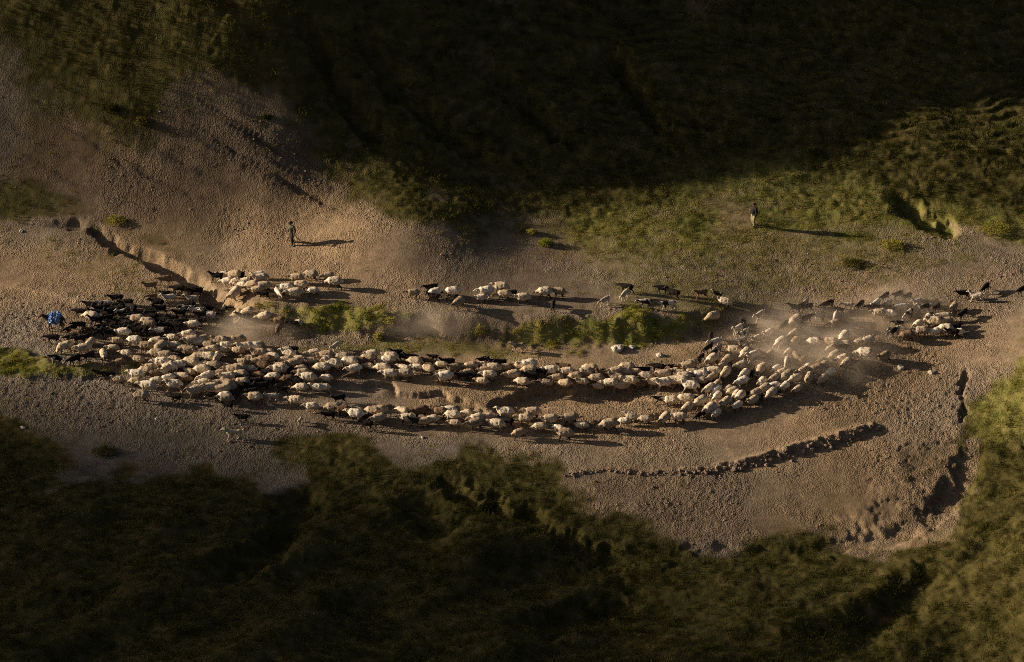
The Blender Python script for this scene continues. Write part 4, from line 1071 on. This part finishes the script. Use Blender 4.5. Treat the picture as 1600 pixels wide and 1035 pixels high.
for k, (px, py, r_, h_, mt, lab) in enumerate(((852, 382, .55, .42, MG_LUSH, 'round green shrub at the foot of the dark slope'), (831, 364, .38, .32, MG_LUSH, 'smaller green shrub uphill of the round one'), (182, 346, .85, .42, MG_LUSH, 'low spreading shrub at the head of the left gully'), (415, 185, .45, .36, MG_PLAIN, 'dark tuft of scrub on the bare upper slope'), (172, 172, .7, .5, MG_PLAIN, 'dark scrub beside the upper dirt track'), (220, 192, .6, .45, MG_PLAIN, 'second dark scrub beside the upper dirt track'), (164, 708, .8, .4, MG_PLAIN, 'low tuft alone on dark earth at lower left'), (455, 478, .0, .0, None, ''), (612, 503, .5, .32, MG_LUSH, 'bright bush hanging over the bare bank'), (750, 520, .5, .55, MG_DRY, 'dry bush at the foot of the bare bank'), (592, 528, .35, .4, MG_DRY, 'thin dry bush below the bright hanging bush'), (1555, 362, 1.2, .6, MG_LUSH, 'wide green shrub beside the path at the right edge'), (1395, 385, .9, .4, MG_LUSH, 'low green shrub near the right gully mouth'), (1332, 412, .8, .3, MG_PLAIN, 'small dark shrub on the thin grass'), (222, 575, .35, .3, MG_LUSH, 'small yellowish tussock among the left flock'))):
    if mt:
        shrub(px, py, r_, h_, mt, lab, 700 + k, int(260 + 420 * r_))

# dust raised by the hooves
def dust(px0, px1, py0, py1, h_, dens, lab, seed):
    cs = [at(px, py) for px, py in ((px0, py0), (px1, py0), (px0, py1), (px1, py1))]
    x0, x1 = min(c.x for c in cs), max(c.x for c in cs); y0, y1 = min(c.y for c in cs), max(c.y for c in cs)
    bm = bmesh.new(); bmesh.ops.create_icosphere(bm, subdivisions=4, radius=1.0)
    cx, cy = (x0 + x1) / 2, (y0 + y1) / 2; cz = float(h_grid(np.array([cx]), np.array([cy]))[0])
    for v in bm.verts:
        k = 1 + .35 * mnoise.noise(v.co * 1.6 + Vector((seed, 0, 0)))
        v.co = Vector((v.co.x * k, v.co.y * k, max(v.co.z, -.25) * k))
    me = bpy.data.meshes.new('dust_cloud'); bm.to_mesh(me); bm.free()
    o = link('dust_cloud', me); o.location = (cx, cy, cz); o.scale = ((x1 - x0) / 2, (y1 - y0) / 2, h_)
    m = bpy.data.materials.new('dust'); m.use_nodes = True; nt = m.node_tree; nt.nodes.clear()
    out = N(nt, 'ShaderNodeOutputMaterial'); vol = N(nt, 'ShaderNodeVolumePrincipled')
    vol.inputs['Color'].default_value = (0.92, 0.82, 0.70, 1); vol.inputs['Anisotropy'].default_value = 0.1
    geo = N(nt, 'ShaderNodeNewGeometry').outputs['Position']; oc = N(nt, 'ShaderNodeTexCoord').outputs['Object']
    n1 = noise(nt, geo, 0.55, 3, 0.6)
    nn_ = ramp(nt, n1, [(0.30, (0, 0, 0)), (0.66, (1, 1, 1))])
    ln = N(nt, 'ShaderNodeVectorMath', operation='LENGTH'); nt.links.new(oc, ln.inputs[0])
    fall = N(nt, 'ShaderNodeMapRange'); fall.interpolation_type = 'SMOOTHSTEP'
    for i_, v in ((1, 0.15), (2, 0.95), (3, 1.0), (4, 0.0)): fall.inputs[i_].default_value = v
    nt.links.new(ln.outputs['Value'], fall.inputs[0])
    d = math_n(nt, 'MULTIPLY', math_n(nt, 'MULTIPLY', nn_, fall.outputs[0]), dens)
    nt.links.new(d, vol.inputs['Density']); nt.links.new(vol.outputs[0], out.inputs['Volume'])
    me.materials.append(m)
    tag(o, lab, 'dust', kind='stuff')
dust(1080, 1430, 455, 640, 1.6, 0.75, 'pale dust hanging over the crowded right flock', 1.0)
dust(1300, 1500, 425, 540, 1.3, 0.5, 'thin dust behind the trailing goats', 4.0)
dust(290, 500, 480, 555, 1.2, 0.8, 'thin dust at the gully mouth', 7.0)
dust(560, 800, 470, 550, 1.2, 0.4, 'faint dust drifting along the bare middle bank', 9.0)
